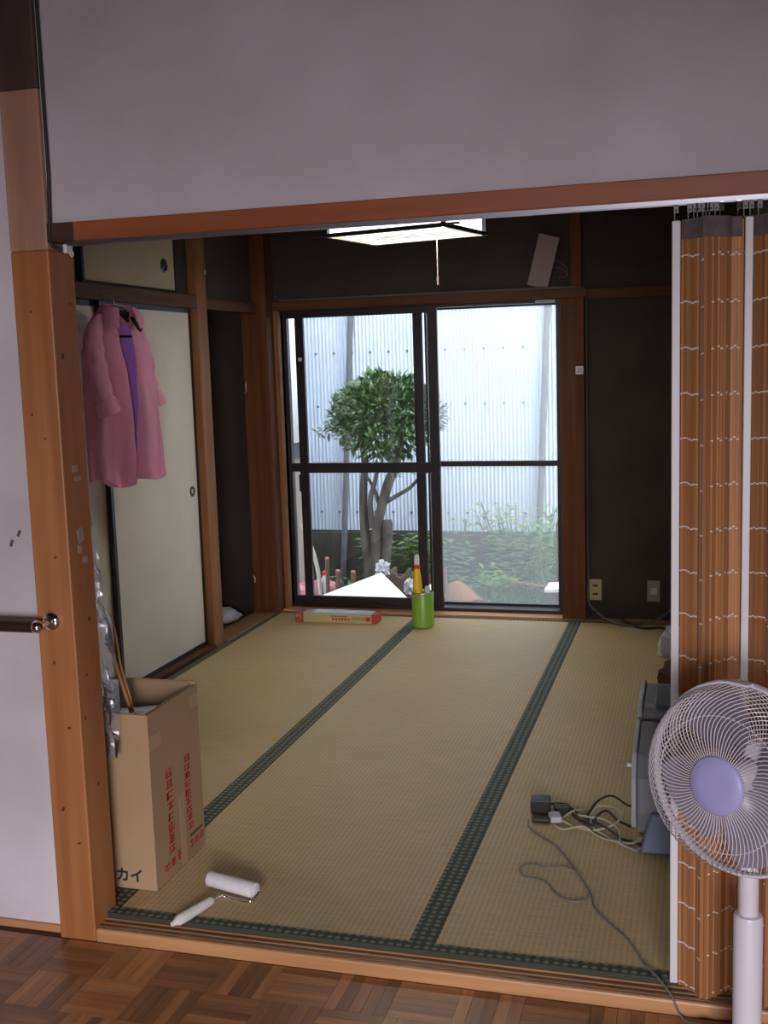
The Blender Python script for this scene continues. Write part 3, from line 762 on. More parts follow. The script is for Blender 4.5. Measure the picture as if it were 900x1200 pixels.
def cage(front):
    mb = MB(); n = 84
    for k in range(n):
        a0 = 2 * PI * k / n; pts = []
        for i in range(11):
            t = i / 10
            rad = (.049 + (GR - .049) * t)
            if front:
                an = a0 - .62 * t ** 2.6; z = .074 * math.sqrt(max(0, 1 - (max(0, t - .45) / .55) ** 2.2)) + .004
            else:
                an = a0 + .75 * t ** 2.4; z = -.058 * math.sqrt(max(0, 1 - (max(0, t - .5) / .5) ** 2.2)) - .004
            pts.append(FC + Rf @ Vector((rad * math.cos(an), rad * math.sin(an), z)))
        mb.tube(pts, .0010, 5, cap=False)
    ring(mb, .050, .078 if front else -.062, (.002, .002), 40)
    if front: ring(mb, .125, .0675, (.0012, .0012), 60)
    return mb
cage(True).build('front_grille', m_wire, fn, True, kind='stuff', label='dense spiral of cream wires')
cage(False).build('rear_grille', m_wire, fn, True, kind='stuff')
MB().lathe([(.053, .074), (.0538, .080), (.0505, .084), (.03, .0855), (.0001, .086)], 48, FC, Rf).build('hub_cap', m_fancap, fn, True, label='flat lavender disc at the centre of the grille')
for k in range(4):
    a0 = k * PI / 2 + .35; rows = []
    for i in range(7):
        t = i / 6; rad = .03 + t * .135
        wdt = .55 + .35 * math.sin(PI * min(1, t * .75 + .15))
        row = []
        for j in range(7):
            s_ = j / 6 - .5
            an = a0 + s_ * wdt * 1.5 + .25 * t
            row.append(FC + Rf @ Vector((rad * math.cos(an), rad * math.sin(an), -.015 - .030 * s_ * 1.4)))
        rows.append(row)
    MB().grid(rows, .0015).build('blade', m_blade, fn, True)
MB().lathe([(.028, -.035), (.028, .012), (.02, .02), (.0001, .022)], 24, FC, Rf).build('blade_hub', m_fanwhite, fn, True)

# ------------------------------------------------------------------ cardboard box
bx = thing('cardboard_box', (0.0, 0.3, 0.0), 'tall open brown cardboard box with red print beside the orange post', 'box')
X0, X1, Y0, Y1, H = -0.20, 0.090, 0.140, 0.450, 0.503
lean = 0.0
box('front_side', m_card, X0, X1, Y0, Y0 + .005, 0.001, H, bx)
box('back_side', m_card, X0, X1, Y1 - .005, Y1, 0.001, H + .008, bx)
box('right_side', m_card, X1 - .005, X1, Y0 + .005, Y1 - .005, 0.001, H, bx)
box('left_side', m_card, X0, X0 + .005, Y0 + .005, Y1 - .005, 0.001, H, bx)
box('bottom', m_cardin, X0 + .005, X1 - .005, Y0 + .005, Y1 - .005, 0.001, 0.006, bx)
# turned-in flap
MB().obox((X1 - .035, (Y0 + Y1) / 2, H - .055), (.004, Y1 - Y0 - .03, .12), Matrix.Rotation(.42, 3, 'Y')).build('folded_flap', m_cardin, bx)
MB().obox((-.05, Y1 - .03, H - .045), (.24, .004, .11), Matrix.Rotation(-.35, 3, 'X')).build('folded_flap', m_cardin, bx)
box('tape_strip', m_tape, X1 - .0002, X1 + .0006, 0.297, 0.330, 0.002, 0.21, bx)
box('tape_strip', m_tape, X1 - .0002, X1 + .0006, Y0, Y0 + .07, .40, .44, bx)
box('tape_strip', m_tape, X1 - .0002, X1 + .0006, Y1 - .05, Y1, .44, .475, bx)
# red print: two columns of dense characters, and marks below (too blurred to read)
rnd = random.Random(11)
def glyph(cy, cz, w, h):
    T = X1 + .0007; pr = MB()
    n = rnd.choice((2, 3, 3))
    for k in range(n):
        z = cz - h / 2 + h * (k + .5) / n + rnd.uniform(-.08, .08) * h / n
        pr.box(X1 - .0002, T, cy - w / 2 * rnd.uniform(.7, 1), cy + w / 2 * rnd.uniform(.7, 1), z - h * .07, z + h * .07)
    for k in range(rnd.choice((2, 2, 3))):
        y = cy + rnd.uniform(-.42, .42) * w
        pr.box(X1 - .0002, T, y - w * .075, y + w * .075, cz - h / 2 * rnd.uniform(.6, 1), cz + h / 2 * rnd.uniform(.5, 1))
    pr.build('printed_character', m_red, bx)
for k in range(8): glyph(0.243, 0.302 - k * .0315, .042, .030)
for k in range(9): glyph(0.357, 0.306 - k * .0258, .042, .0245)
glyph(0.205, 0.040, .034, .026); glyph(0.245, 0.040, .03, .026); glyph(0.28, 0.045, .026, .034)
glyph(0.362, 0.044, .028, .028); glyph(0.395, 0.044, .026, .024); glyph(0.425, 0.044, .026, .024)
MB().box(X1 - .0002, X1 + .0007, .352, .436, .067, .0715).build('print_line', m_ink, bx)
fc = bpy.data.curves.new('caption', 'FONT'); fc.body = '\u30ab\u30a4'; fc.size = 0.043; fc.extrude = 0.0003; fc.bevel_depth = 0.0011; fc.align_x = 'LEFT'
to = bpy.data.objects.new('caption', fc); COL.objects.link(to)
bpy.context.view_layer.update()
me = bpy.data.meshes.new_from_object(to.evaluated_get(bpy.context.evaluated_depsgraph_get()))
bpy.data.objects.remove(to)
lt_ = bpy.data.objects.new('lettering', me); COL.objects.link(lt_); me.materials.clear(); me.materials.append(m_ink)
lt_.parent = bx; lt_.location = (-0.036, Y0 - .0004 - .3, 0.024); lt_.rotation_euler = (PI / 2, 0, 0); lt_['label'] = 'black katakana lettering'

# contents of the box
sh = MB().obox((-.035, .30, .455), (.15, .21, .002), Matrix.Rotation(-.12, 3, 'X') @ Matrix.Rotation(-.10, 3, 'Y') @ rotz(.25))
tag(sh.build('paper_sheet', m_paper), 'white paper sheet lying in the open cardboard box', 'paper')
pk = thing('paper_pack', (-.11, .26, .30), 'white striped paper packet standing in the cardboard box by the post', 'packet')
MB().obox((-.105, .26, .43), (.07, .05, .25), rotz(.2)).build('packet', m_paper, pk, bevel=.004)
sm = MB()
for k in range(5): sm.obox((-.105, .26, .45 + k * .022), (.0712, .0512, .006), rotz(.2) @ Matrix.Rotation(.25, 3, 'Y'))
sm.build('dark_stripes', m_ink, pk, kind='stuff')
cn = smoothpath([(-.135, .33, .75), (-.115, .32, .69), (-.098, .31, .62), (-.075, .30, .55), (-.045, .29, .47), (-.02, .28, .38)], 5)
tag(MB().tube(cn, .006, 8).build('bent_cane', m_bentwood, None, True), 'bent brown cane stick poking out of the cardboard box', 'stick')
cn = smoothpath([(-.118, .345, .73), (-.10, .335, .66), (-.083, .32, .585), (-.055, .31, .50), (-.035, .30, .42)], 5)
tag(MB().tube(cn, .0035, 8).build('thin_cane', m_bentwood, None, True), 'thinner cane stick alongside the bent one in the box', 'stick')

# crinkled clear plastic hanging behind the post
def film(name, x0, x1, y, z0, z1, n, m_, label, seed, taper=1.0):
    rows = []
    for i in range(n):
        t = i / (n - 1); z = z0 + (z1 - z0) * t; row = []
        for j in range(9):
            s_ = j / 8
            w_ = (x1 - x0) * (1 - (1 - taper) * t)
            p = Vector((x0 + w_ * s_, y, z))
            q = Vector((s_ * 4.3 + seed, z * 14, seed))
            p += Vector((mnoise.noise(q) * .012, mnoise.noise(q + Vector((9, 2, 1))) * .030, 0))
            row.append(p)
        rows.append(row)
    return tag(MB().grid(rows, .0006).build(name, m_clearfilm, None, False), label, 'plastic')
film('plastic_wrap', -.08, .026, .095, .40, .78, 34, m_clearfilm, 'crumpled clear plastic bunched between the orange post and cardboard box', 2.0, .95)
film('plastic_wrap', -.05, .022, .10, .76, 1.10, 22, m_clearfilm, 'long clear plastic strip hanging behind the orange post', 5.0, .35)

# ------------------------------------------------------------------ paint roller
pt = thing('paint_roller', (0.27, 0.13, 0.0), 'white paint roller with wire frame lying on the rush mat near the threshold', 'paint roller')
A = Vector((0.220, 0.202, 0.022)); B = Vector((0.374, 0.161, 0.022)); dd = (B - A).normalized(); RL = (B - A).length
MB().lathe([(0.010, 0), (.0205, .001), (.021, .005), (.021, RL - .005), (.0205, RL - .001), (.010, RL)], 28, A, align(dd)).build('roller_sleeve', m_roller, pt, True)
MB().lathe([(0.0001, RL - .002), (.012, RL - .001), (.012, RL + .003), (.0001, RL + .004)], 20, A, align(dd)).build('end_cap', m_whiteplastic, pt, True)
MB().tube(smoothpath([B - dd * .005, B + dd * .010, B + dd * .012 + Vector((-.008, -.022, -.010)), B + Vector((-.012, -.034, -.017)), Vector((.325, .134, .006)), Vector((.290, .142, .007)), Vector((.279, .120, .012)), Vector((.273, .092, .016))], 5), .0032, 8).build('wire_frame', m_chrome, pt, True)
g0 = Vector((.275, .096, .0165)); g1 = Vector((.222, -.036, .010))
MB().tube([g0, g0 + (g1 - g0) * .06, g0 + (g1 - g0) * .3, g0 + (g1 - g0) * .72, g0 + (g1 - g0) * .86, g0 + (g1 - g0) * .9, g1], [.009, .0125, .0135, .0145, .0135, .009, .0055], 16).build('grip', m_grip, pt, True)

# ------------------------------------------------------------------ shirt on hanger
SC = Vector((-0.800, 1.72, 0)); U = Vector((.371, .928, 0)).normalized(); NV = Vector((.928, -.371, 0)).normalized()
def SP(u, n, z): return SC + U * u + NV * n + Vector((0, 0, z))
hg = thing('clothes_hanger', SP(-.02, -.01, 1.6), 'thick black plastic hanger holding the pink shirt on the closet rail', 'hanger')
for s_ in (-1, 1):
    MB().tube([SP(-.02, 0, 1.690), SP(-.02 + s_ * .03, .0, 1.683), SP(-.02 + s_ * .085, 0, 1.642), SP(-.02 + s_ * .135, -.005, 1.602)], [.013, .017, .018, .012], 12).build('arm', m_black, hg, True)
MB().tube([SP(-.13, 0, 1.575), SP(.09, 0, 1.575)], .005, 8).build('trouser_bar', m_black, hg, True)
MB().tube(smoothpath([SP(-.02, 0, 1.69), SP(-.02, -.002, 1.722), SP(-.02, -.02, 1.742), SP(-.02, -.05, 1.750), SP(-.02, -.096, 1.748)], 4), .0028, 8).build('hook', m_steel, hg, True)

sr = thing('pink_shirt', SP(0, 0, .98), 'pink long-sleeved shirt hanging open on a black hanger before the closet', 'shirt')
def body_pt(s, t, inset=0.0):
    """s 0..1 from left front edge round the back to right front edge, t 0 top .. 1 hem"""
    k = min(1, t / .13) ** .7
    cu = -.028 * (1 - t) + .004 * t                      # centre line drifts to the right towards the hem
    hw = (.070 + (.100 + .034 * t) * k) - inset
    d = (.030 + .024 * math.sin(PI * min(1, t * 1.1))) - inset
    gapL = -.048 + .085 * t - .032 * t * t
    gapR = .030 + .018 * t
    if s < .28:
        q = s / .28; u = gapL + (cu - hw - gapL) * math.sin(q * PI / 2); n = d * math.cos(q * PI / 2)
    elif s < .72:
        q = (s - .28) / .44; u = cu - hw * math.cos(q * PI); n = -d * .75 * math.sin(q * PI)
    else:
        q = (s - .72) / .28; u = gapR + (cu + hw - gapR) * math.cos(q * PI / 2); n = d * math.sin(q * PI / 2)
    fold = (.016 * math.sin(s * 40 + 2.5 * t) * t + .010 * mnoise.noise(Vector((s * 16 + t * 5, t * 6, 2.5))) * min(1, t * 3)) + .006 * t * math.sin(s * 85 + 1.3) + .014 * t * mnoise.noise(Vector((s * 9, t * 3, .5)))
    n += fold * (n / max(d, .01))
    top = 1.678 - .085 * (abs(u - cu) / .18) ** 1.15
    hem = .968 - .012 * math.cos((u - cu) / .20 * PI) + .014 * math.sin(u * 30)
    return SP(u, n, top + (hem - top) * t)
rows = [[body_pt(j / 72, i / 30) for j in range(73)] for i in range(31)]
MB().grid(rows, .0015).build('body', m_shirt, sr, True)
rows = [[body_pt(.03 + .94 * j / 60, .03 + .93 * i / 26, .007) for j in range(61)] for i in range(27)]
MB().grid(rows, .0008).build('lining', m_lining, sr, True, label='bright violet inside of the shirt')
def sleeve(pts, rads, seed, cuff_out):
    cpath = smoothpath(pts, 6); n = len(cpath); rows = []
    for i, p in enumerate(cpath):
        t = i / (n - 1); r = rads[0] + (rads[1] - rads[0]) * min(1, t * 2.2) ** .7
        T = (cpath[min(i + 1, n - 1)] - cpath[max(i - 1, 0)]).normalized()
        a = (NV - T * NV.dot(T)).normalized(); b = T.cross(a)
        rows.append([p + (a * math.cos(an) * .50 + b * math.sin(an) * 1.0) * r * (1 + .38 * min(1, t * 2) * mnoise.noise(Vector((math.cos(an) * 1.9 + seed, math.sin(an) * 1.9, t * 8))) + .12 * t * math.sin(t * 38 + 2 * an)) for an in [2 * PI * k / 26 for k in range(26)]])
    o = MB().grid(rows, .0015, closed=True).build('sleeve', m_shirt, sr, True)
    p = cpath[-1]; T = (cpath[-1] - cpath[-3]).normalized(); a = (NV - T * NV.dot(T)).normalized(); b = T.cross(a)
    cr = []
    for d_, r_ in ((-.050, 1.02), (-.03, 1.16), (.0, 1.20), (.012, 1.12), (.004, .85)):
        cr.append([p + T * d_ + (a * math.cos(an) * .55 + b * math.sin(an)) * rads[1] * r_ * cuff_out * (1 + .13 * math.sin(an * 3 + seed)) for an in [2 * PI * k / 26 for k in range(26)]])
    MB().grid(cr, .0015, closed=True).build('rolled_cuff', m_shirt, o, True)
sleeve([SP(-.085, .004, 1.648), SP(-.125, .012, 1.618), SP(-.156, .026, 1.555), SP(-.172, .048, 1.46), SP(-.160, .062, 1.36), SP(-.135, .070, 1.27)], (.022, .048), 1.0, 1.0)
sleeve([SP(.05, -.004, 1.645), SP(.095, -.012, 1.612), SP(.128, -.022, 1.55), SP(.155, -.030, 1.45), SP(.172, -.030, 1.36), SP(.192, -.020, 1.285)], (.022, .038), 4.0, 1.05)
# folded collar round the neck
rows = []
for i in range(29):
    q = i / 28; a = math.radians(118 + (425 - 118) * q)
    tip = max(0, abs(q - .5) - .36) / .14
    back = .5 - .5 * math.sin(a)
    def cp(f, dz): return SP(.006 + .062 * f * math.cos(a), -.004 + .042 * f * math.sin(a), 1.672 + .020 * back + dz)
    rows.append([cp(.98, -.018), cp(1.0, .010), cp(1.12, .018), cp(1.48, .004 - .012 * tip), cp(1.85, -.034 - .036 * tip)])
MB().grid(rows, .002).build('collar', m_shirt, sr, True)
for k in range(6):
    q = body_pt(.012, .13 + k * .145)
    MB().lathe([(.0001, 0), (.0045, 0), (.0045, .0025), (.0001, .003)], 12, q + NV * .002 - U * .004, align(NV)).build('button', m_shirt, sr)

# ------------------------------------------------------------------ can, bottle and package by the window
cn_ = thing('green_can', (0.072, 3.28, 0.0), 'lime green tin can standing at the window', 'can')
cx, cy = 0.072, 3.28
MB().lathe([(.056, .002), (.060, .004), (.060, .186), (.0585, .190), (.056, .190), (.056, .012), (.0001, .012)], 40, (cx, cy, 0)).build('can_wall', m_can, cn_, True)
MB().lathe([(.0585, .186), (.0615, .187), (.0625, .190), (.0615, .194), (.057, .194), (.0565, .188)], 40, (cx, cy, 0), cap=False).build('rim', m_steel, cn_, True)
mk = MB()
for a in (-1.95, -1.82, -1.7): mk.obox((cx + .0602 * math.cos(a), cy + .0602 * math.sin(a), .166), (.0008, .006, .008), rotz(a))
mk.build('red_mark', m_redplastic, cn_, kind='stuff', label='small red mark')
bt = thing('yellow_bottle', (0.047, 3.27, 0.012), 'yellow squeeze bottle with red collar and pale cap standing in the green can', 'bottle')
MB().lathe([(.022, .014), (.025, .02), (.026, .20), (.0245, .25), (.017, .31), (.0145, .325)], 24, (0.047, 3.27, 0)).build('bottle_body', m_yellow, bt, True)
MB().lathe([(.0165, .324), (.0175, .328), (.017, .342), (.014, .346)], 24, (0.047, 3.27, 0)).build('collar', m_redplastic, bt, True)
MB().lathe([(.0135, .346), (.0145, .36), (.0145, .384), (.010, .397), (.0001, .400)], 24, (0.047, 3.27, 0)).build('cap', m_whiteplastic, bt, True)
b2 = MB().lathe([(.016, .014), (.016, .20), (.013, .222), (.0001, .224)], 20, (0.098, 3.29, 0))
tag(b2.build('clear_stick', m_film, None, True), 'pale stick with rounded top inside the green can', 'stick')
pg = thing('carton', (-0.43, 3.31, 0.0), 'long flat olive carton with red ends lying before the window', 'carton')
px0, px1, py0, py1, ph = -0.675, -0.195, 3.285, 3.38, .052
box('carton_body', m_olive, px0 + .05, px1 - .03, py0, py1, .001, ph, pg)
box('red_end', m_redcarton, px0, px0 + .05, py0 - .0006, py1 + .0006, .001, ph + .0006, pg)
box('red_end', m_redcarton, px1 - .03, px1, py0 - .0006, py1 + .0006, .001, ph + .0006, pg)
rows = [[(px0 + .05 + (px1 - px0 - .085) * j / 20, py0 + .006 + (py1 - py0 - .012) * i / 4, ph + .004 + .004 * mnoise.noise(Vector((j * .7, i * .9, 2)))) for j in range(21)] for i in range(5)]
MB().grid(rows, .003).build('film_window', m_film, pg, True, label='silvery clear film on top')
pr2 = MB()
rn = random.Random(3)
for k in range(6): pr2.box(-.455 + k * .018, -.455 + k * .018 + .012, py0 - .001, py0 + .001, .016, .030 + rn.uniform(-.003, .003))
pr2.build('red_lettering', m_redcarton, pg, kind='stuff', label='blurred red lettering')
pr2 = MB()
for k in range(8): pr2.box(-.46 + k * .012, -.46 + k * .012 + .008, py0 - .001, py0 + .001, .036, .041)
for k in range(9): pr2.box(-.335 + k * .012, -.335 + k * .012 + .009, py0 - .001, py0 + .001, .022, .025)
for k in range(9): pr2.box(-.335 + k * .012, -.335 + k * .012 + .008, py0 - .001, py0 + .001, .031, .034)
pr2.build('dark_lettering', m_ink, pg, kind='stuff', label='blurred dark lettering')
MB().lathe([(.0001, 0), (.014, 0), (.014, .001), (.0001, .0012)], 18, (-.243, py0 - .0005, .026), RY).build('emblem', m_redcarton, pg, label='round red emblem')
q = MB()
for k in range(10):
    q.obox((px0 + .008 + rn.uniform(0, .034), py0 - .001, .01 + rn.uniform(0, .034)), (.009, .0014, .004), Matrix.Rotation(rn.uniform(0, 3), 3, 'Y'))
q.build('pale_pattern', m_olive, pg, kind='stuff')

# ------------------------------------------------------------------ grey machine, bag, adapters, cords
mc = thing('office_machine', (1.5, 1.0, 0.0), 'bulky grey plastic machine behind the fan and bamboo curtain', 'machine')
prof = [(.735, .03), (.715, .10), (.72, .20), (.765, .262), (.86, .285), (.985, .292), (.985, .262), (1.04, .262), (1.06, .300), (1.10, .312), (1.34, .312), (1.36, .02), (.80, .004)]
MB().prism(prof, 1.352, 1.70).build('housing', m_machine, mc, bevel=.008)
pr_o = [(y, z) for y, z in prof]
MB().prism([(.722, .05), (.704, .11), (.708, .205), (.755, .268), (.86, .292), (.975, .298), (.975, .270), (1.045, .272), (1.062, .310), (1.10, .321), (1.345, .321), (1.365, .05)], 1.338, 1.352).build('side_plate', m_machinel, mc, bevel=.003, label='light grey edge plate')
MB().box(1.345, 1.36, .845, .86, .225, .24).lathe([(.0001, 0), (.006, 0), (.006, .014), (.0001, .015)], 14, (1.338, .735, .235), align((-1, 0, 0))).build('knob', m_whiteplastic, mc, True)
MB().box(1.39, 1.62, 1.07, 1.30, .310, .318).build('top_lid', m_machinen, mc, bevel=.002)
MB().box(1.39, 1.62, .82, .965, .288, .296).build('top_cover', m_machinen, mc, bevel=.002)
ft = MB().add([(1.365, .655, .001), (1.62, .655, .001), (1.62, .76, .001), (1.365, .76, .001), (1.395, .70, .105), (1.60, .70, .105), (1.60, .76, .105), (1.395, .76, .105)],
              [(0, 3, 2, 1), (4, 5, 6, 7), (0, 1, 5, 4), (1, 2, 6, 5), (2, 3, 7, 6), (3, 0, 4, 7)])
ft.build('foot', m_bluefoot, mc, bevel=.006, label='slate blue flared foot')
lump('plastic_bag', m_bag, (1.455, 2.42, 0.105), .10, .09, .10, 8, .4, 'white crumpled plastic bag peeking out beside the curtain', 'bag')
lump('maroon_cloth', m_maroon, (1.46, 2.36, 0.0), .10, .10, .085, 12, .4, 'dark maroon cloth heap under the white bag', 'cloth')
lump('black_cloth', m_black, (1.52, 2.62, 0.0), .12, .12, .12, 15, .3, 'black bundle behind the white plastic bag', 'bundle')

def adapter(name, c, size, ang, m_, label, cat):
    o = MB().obox(c, size, rotz(ang)); return tag(o.build(name, m_, bevel=.004), label, cat)
adapter('power_adapter', (1.045, .90, .024), (.062, .05, .045), .1, m_black, 'square black power adapter, nearest to the green-bordered seam', 'adapter')
adapter('cord_plug', (1.112, .905, .016), (.05, .026, .022), .25, m_black, 'small black plug between the adapter and the cord tangle', 'plug')
adapter('flat_plug', (1.058, .815, .009), (.055, .022, .014), .05, m_black, 'flat black plug in front of the square adapter', 'plug')
adapter('grey_connector', (1.098, .838, .012), (.035, .05, .02), .3, m_machinel, 'grey connector block among the black plugs', 'connector')
def cord(name, pts, r, m_, label, n=7):
    return tag(MB().tube(smoothpath([(x, y, z) for x, y, z in pts], n), r, 8).build(name, m_, None, True), label, 'cord')
Z = .0042
cord('fan_power_cable', [(1.017, .82, Z), (1.03, .76, Z), (1.075, .70, Z), (1.118, .655, Z), (1.17, .56, Z), (1.215, .461, Z), (1.254, .368, Z), (1.262, .32, Z), (1.277, .278, Z), (1.325, .205, Z), (1.36, .155, Z), (1.385, .10, Z), (1.405, .05, Z), (1.436, 0.0, .007), (1.47, -.052, -.004), (1.50, -.09, FZ + .006), (1.56, -.135, FZ + .024)], .0026, m_cordgrey, 'long thin grey cord snaking over the mat and threshold to the fan')
cord('loop_cable', [(1.21, .478, Z + .006), (1.17, .515, Z), (1.118, .50, Z), (1.075, .515, Z), (1.045, .49, Z), (1.06, .44, Z), (1.126, .414, Z), (1.155, .36, Z), (1.20, .32, Z), (1.24, .335, Z), (1.25, .372, Z + .006)], .0026, m_cordgrey, 'loop of grey cord lying beside the long grey cord')
cord('black_cable', [(1.075, .92, .02), (1.11, .965, Z), (1.14, .93, Z), (1.15, .88, Z), (1.19, .835, Z), (1.22, .80, .012), (1.225, .85, .02), (1.25, .90, .02), (1.29, .85, .012), (1.33, .83, Z)], .004, m_blackcable, 'black cord wriggling from the square adapter into the tangle')
cord('black_cable', [(1.137, .91, .016), (1.17, .89, Z), (1.20, .86, Z), (1.26, .78, .016), (1.31, .72, .012), (1.35, .72, Z), (1.39, .69, Z)], .004, m_blackcable, 'black cord from the small plug to the blue machine foot')
cord('black_cable', [(1.195, .87, .014), (1.22, .95, .03), (1.26, 1.0, .03), (1.31, .96, .02), (1.338, .93, .03)], .0035, m_blackcable, 'black cord arching over the tangle to the grey machine')
cord('pale_cable', [(1.11, .83, .012), (1.16, .80, Z), (1.22, .78, Z), (1.28, .80, .02), (1.30, .86, .03), (1.27, .91, .03), (1.22, .93, .02), (1.205, .87, .014), (1.22, .80, Z), (1.27, .74, Z), (1.33, .68, Z), (1.37, .69, Z), (1.375, .76, .012)], .0036, m_palecable, 'cream cord coiled through the cord tangle')
cord('pale_cable', [(1.10, .80, Z), (1.13, .77, Z), (1.19, .785, .012), (1.24, .74, Z), (1.29, .70, .012), (1.35, .70, .014), (1.39, .78, .03), (1.335, .86, .03)], .0034, m_palecable, 'cream cord at the front edge of the cord tangle')
cord('pale_cable', [(1.12, .86, Z), (1.15, .90, .012), (1.19, .93, Z), (1.17, .86, .016), (1.25, .83, .02), (1.30, .76, .02), (1.31, .68, .016), (1.36, .66, Z)], .0034, m_palecable, 'cream cord looping at the back of the cord tangle')

# ------------------------------------------------------------------ garden
GZ = -0.45
gd = struct(box('ground', m_soil, -5.0, 4.0, 3.70, 7.5, GZ - .2, GZ), 'garden soil behind the house')
struct(box('step_slab', m_conc, -0.9, 0.8, 3.76, 4.05, GZ, -0.13), 'concrete footing under the window')
WY = 6.40
wl = sroot('wall_garden', (-0.6, WY, GZ), 'pale blue corrugated metal wall across the garden')
pitch = .0318; n = int(5.0 / pitch * 6)
def corr(x0, x1, z0, z1):
    k = int((x1 - x0) / pitch * 8); pts = []
    for i in range(k + 1):
        x = x0 + (x1 - x0) * i / k
        pts.append((x, WY - .008 + .008 * math.cos(2 * PI * x / pitch)))
    return MB().grid([[(x, y, z) for x, y in pts] for z in (z1, z0)], .001)
for a, b in ((-4.2, -2.85), (-2.85, -1.5), (-1.5, -.15), (-.15, 1.2), (1.2, 3.0)):
    corr(a, b, 0.045, 2.9).build('metal_sheet', m_corr, wl, True)
bo = None
for z, xs in ((1.53, np.arange(-3.0, 2.2, .158)), (1.09, np.arange(-3.0, 2.2, .158)), (.20, np.arange(-3.0, 2.2, .158))):
    for x in xs:
        if not -1.9 < x < .55: continue
        if bo is None:
            bo = MB().lathe([(.0001, 0), (.011, 0), (.011, .006), (.006, .012), (.0001, .013)], 8, (0, 0, 0), RY).build('bolt', m_pole, wl, local=True); o = bo
        else: o = bo.copy(); COL.objects.link(o)
        o.location = (x + .6, -.012, z - GZ)
box('concrete_footing', m_conc, -5.0, 4.0, WY - .01, WY + .15, GZ - .1, 0.045, wl)
for k, x in enumerate(np.arange(-4.6, 3.4, .8)):
    box('footing_board', m_conc, x + .01, x + .79, WY - .035, WY - .01, GZ, 0.02 + .01 * (k % 3), wl)
box('roof_edge', m_corr, -5.0, 4.0, WY - .35, WY + .2, 2.9, 2.96, wl)

def pole(p0, p1, r, label):
    return tag(MB().tube([p0, p1], r, 10).build('garden_pole', m_pole, None, True), label, 'pole')
pole((-1.40, 6.34, GZ), (-1.20, 6.34, 2.6), .026, 'dark slanting pole behind the left of the tree')
pole((.255, 6.34, GZ), (.40, 6.34, 2.6), .026, 'dark slanting pole at the right against the corrugated wall')

nb = sroot('wall_neighbour', (-2.2, 4.9, GZ), 'white and beige house corner at the left of the garden')
box('upper_storey', m_neigh, -3.6, -1.42, 4.85, 5.6, 0.86, 3.2, nb)
box('band', m_pole, -3.6, -1.43, 4.86, 5.6, 0.74, 0.86, nb)
box('lower_storey', m_neighb, -3.6, -1.44, 4.88, 5.6, GZ, 0.74, nb)

# tree
def rv(): 
    while True:
        v = Vector((random.uniform(-1, 1), random.uniform(-1, 1), random.uniform(-1, 1)))
        if .05 < v.length < 1: return v
te = thing('garden_tree', (-0.85, 5.4, GZ), 'round clipped evergreen tree with several trunks in the garden', 'tree')
T_ = [
    ([(-.86, 5.42, GZ), (-.875, 5.42, -.12), (-.905, 5.41, .25), (-.90, 5.4, .50), (-.88, 5.4, .72), (-.92, 5.4, .95)], [.075, .058, .042, .036, .034, .02]),
    ([(-.84, 5.40, GZ), (-.83, 5.40, -.1), (-.80, 5.39, .20), (-.755, 5.38, .38), (-.70, 5.38, .55), (-.62, 5.38, .74), (-.56, 5.38, .95)], [.07, .055, .046, .044, .045, .036, .02]),
    ([(-.80, 5.42, GZ), (-.765, 5.43, -.1), (-.735, 5.42, .10), (-.72, 5.4, .24), (-.72, 5.4, .28)], [.065, .055, .048, .050, .034]),
    ([(-.83, 5.37, .22), (-.84, 5.37, .42), (-.80, 5.37, .56), (-.76, 5.36, .70)], [.028, .024, .02, .014]),
    ([(-.71, 5.37, .42), (-.62, 5.36, .47), (-.52, 5.36, .53), (-.40, 5.35, .66)], [.022, .018, .016, .010]),
    ([(-.77, 5.38, .36), (-.80, 5.37, .50), (-.87, 5.37, .62)], [.02, .016, .012]),
]
for p, r in T_:
    r = [q * .85 for q in r]
    MB().tube(smoothpath(p, 4), [r[0]] + sum([[r[i] + (r[i + 1] - r[i]) * k / 4 for k in range(1, 5)] for i in range(len(r) - 1)], []), 10).build('trunk' if len(p) > 4 else 'branch', m_bark, te, True)
fo = MB()
CC = Vector((-.71, 5.4, 1.02))
for k in range(4600):
    v = rv().normalized(); rad = random.uniform(.25, 1.0) ** .5
    e = Vector((.42, .38, .33))
    v2 = Vector((v.x * e.x, v.y * e.y, v.z * e.z)) * rad * (1 + .13 * mnoise.noise(v * 2.2))
    if v.z < -.35 and random.random() < .45: continue
    p = CC + v2
    if v.z < -.2: p.z += .05
    d = (v * .8 + rv() * .9 + Vector((0, 0, .15)))
    fo.leaf(p, d, Vector((0, 0, 1)) + rv() * .5, random.uniform(.06, .09), random.uniform(.026, .036))
for p in ((-1.16, 5.3, .93), (-.78, 5.3, 1.34), (-.42, 5.3, .62), (-.62, 5.3, .64)):
    for k in range(14):
        fo.leaf(Vector(p) + rv() * .06, rv() + Vector((0, 0, .3)), Vector((0, 0, 1)) + rv() * .5, .07, .026)
fo.build('foliage', m_leaf, te, kind='stuff')

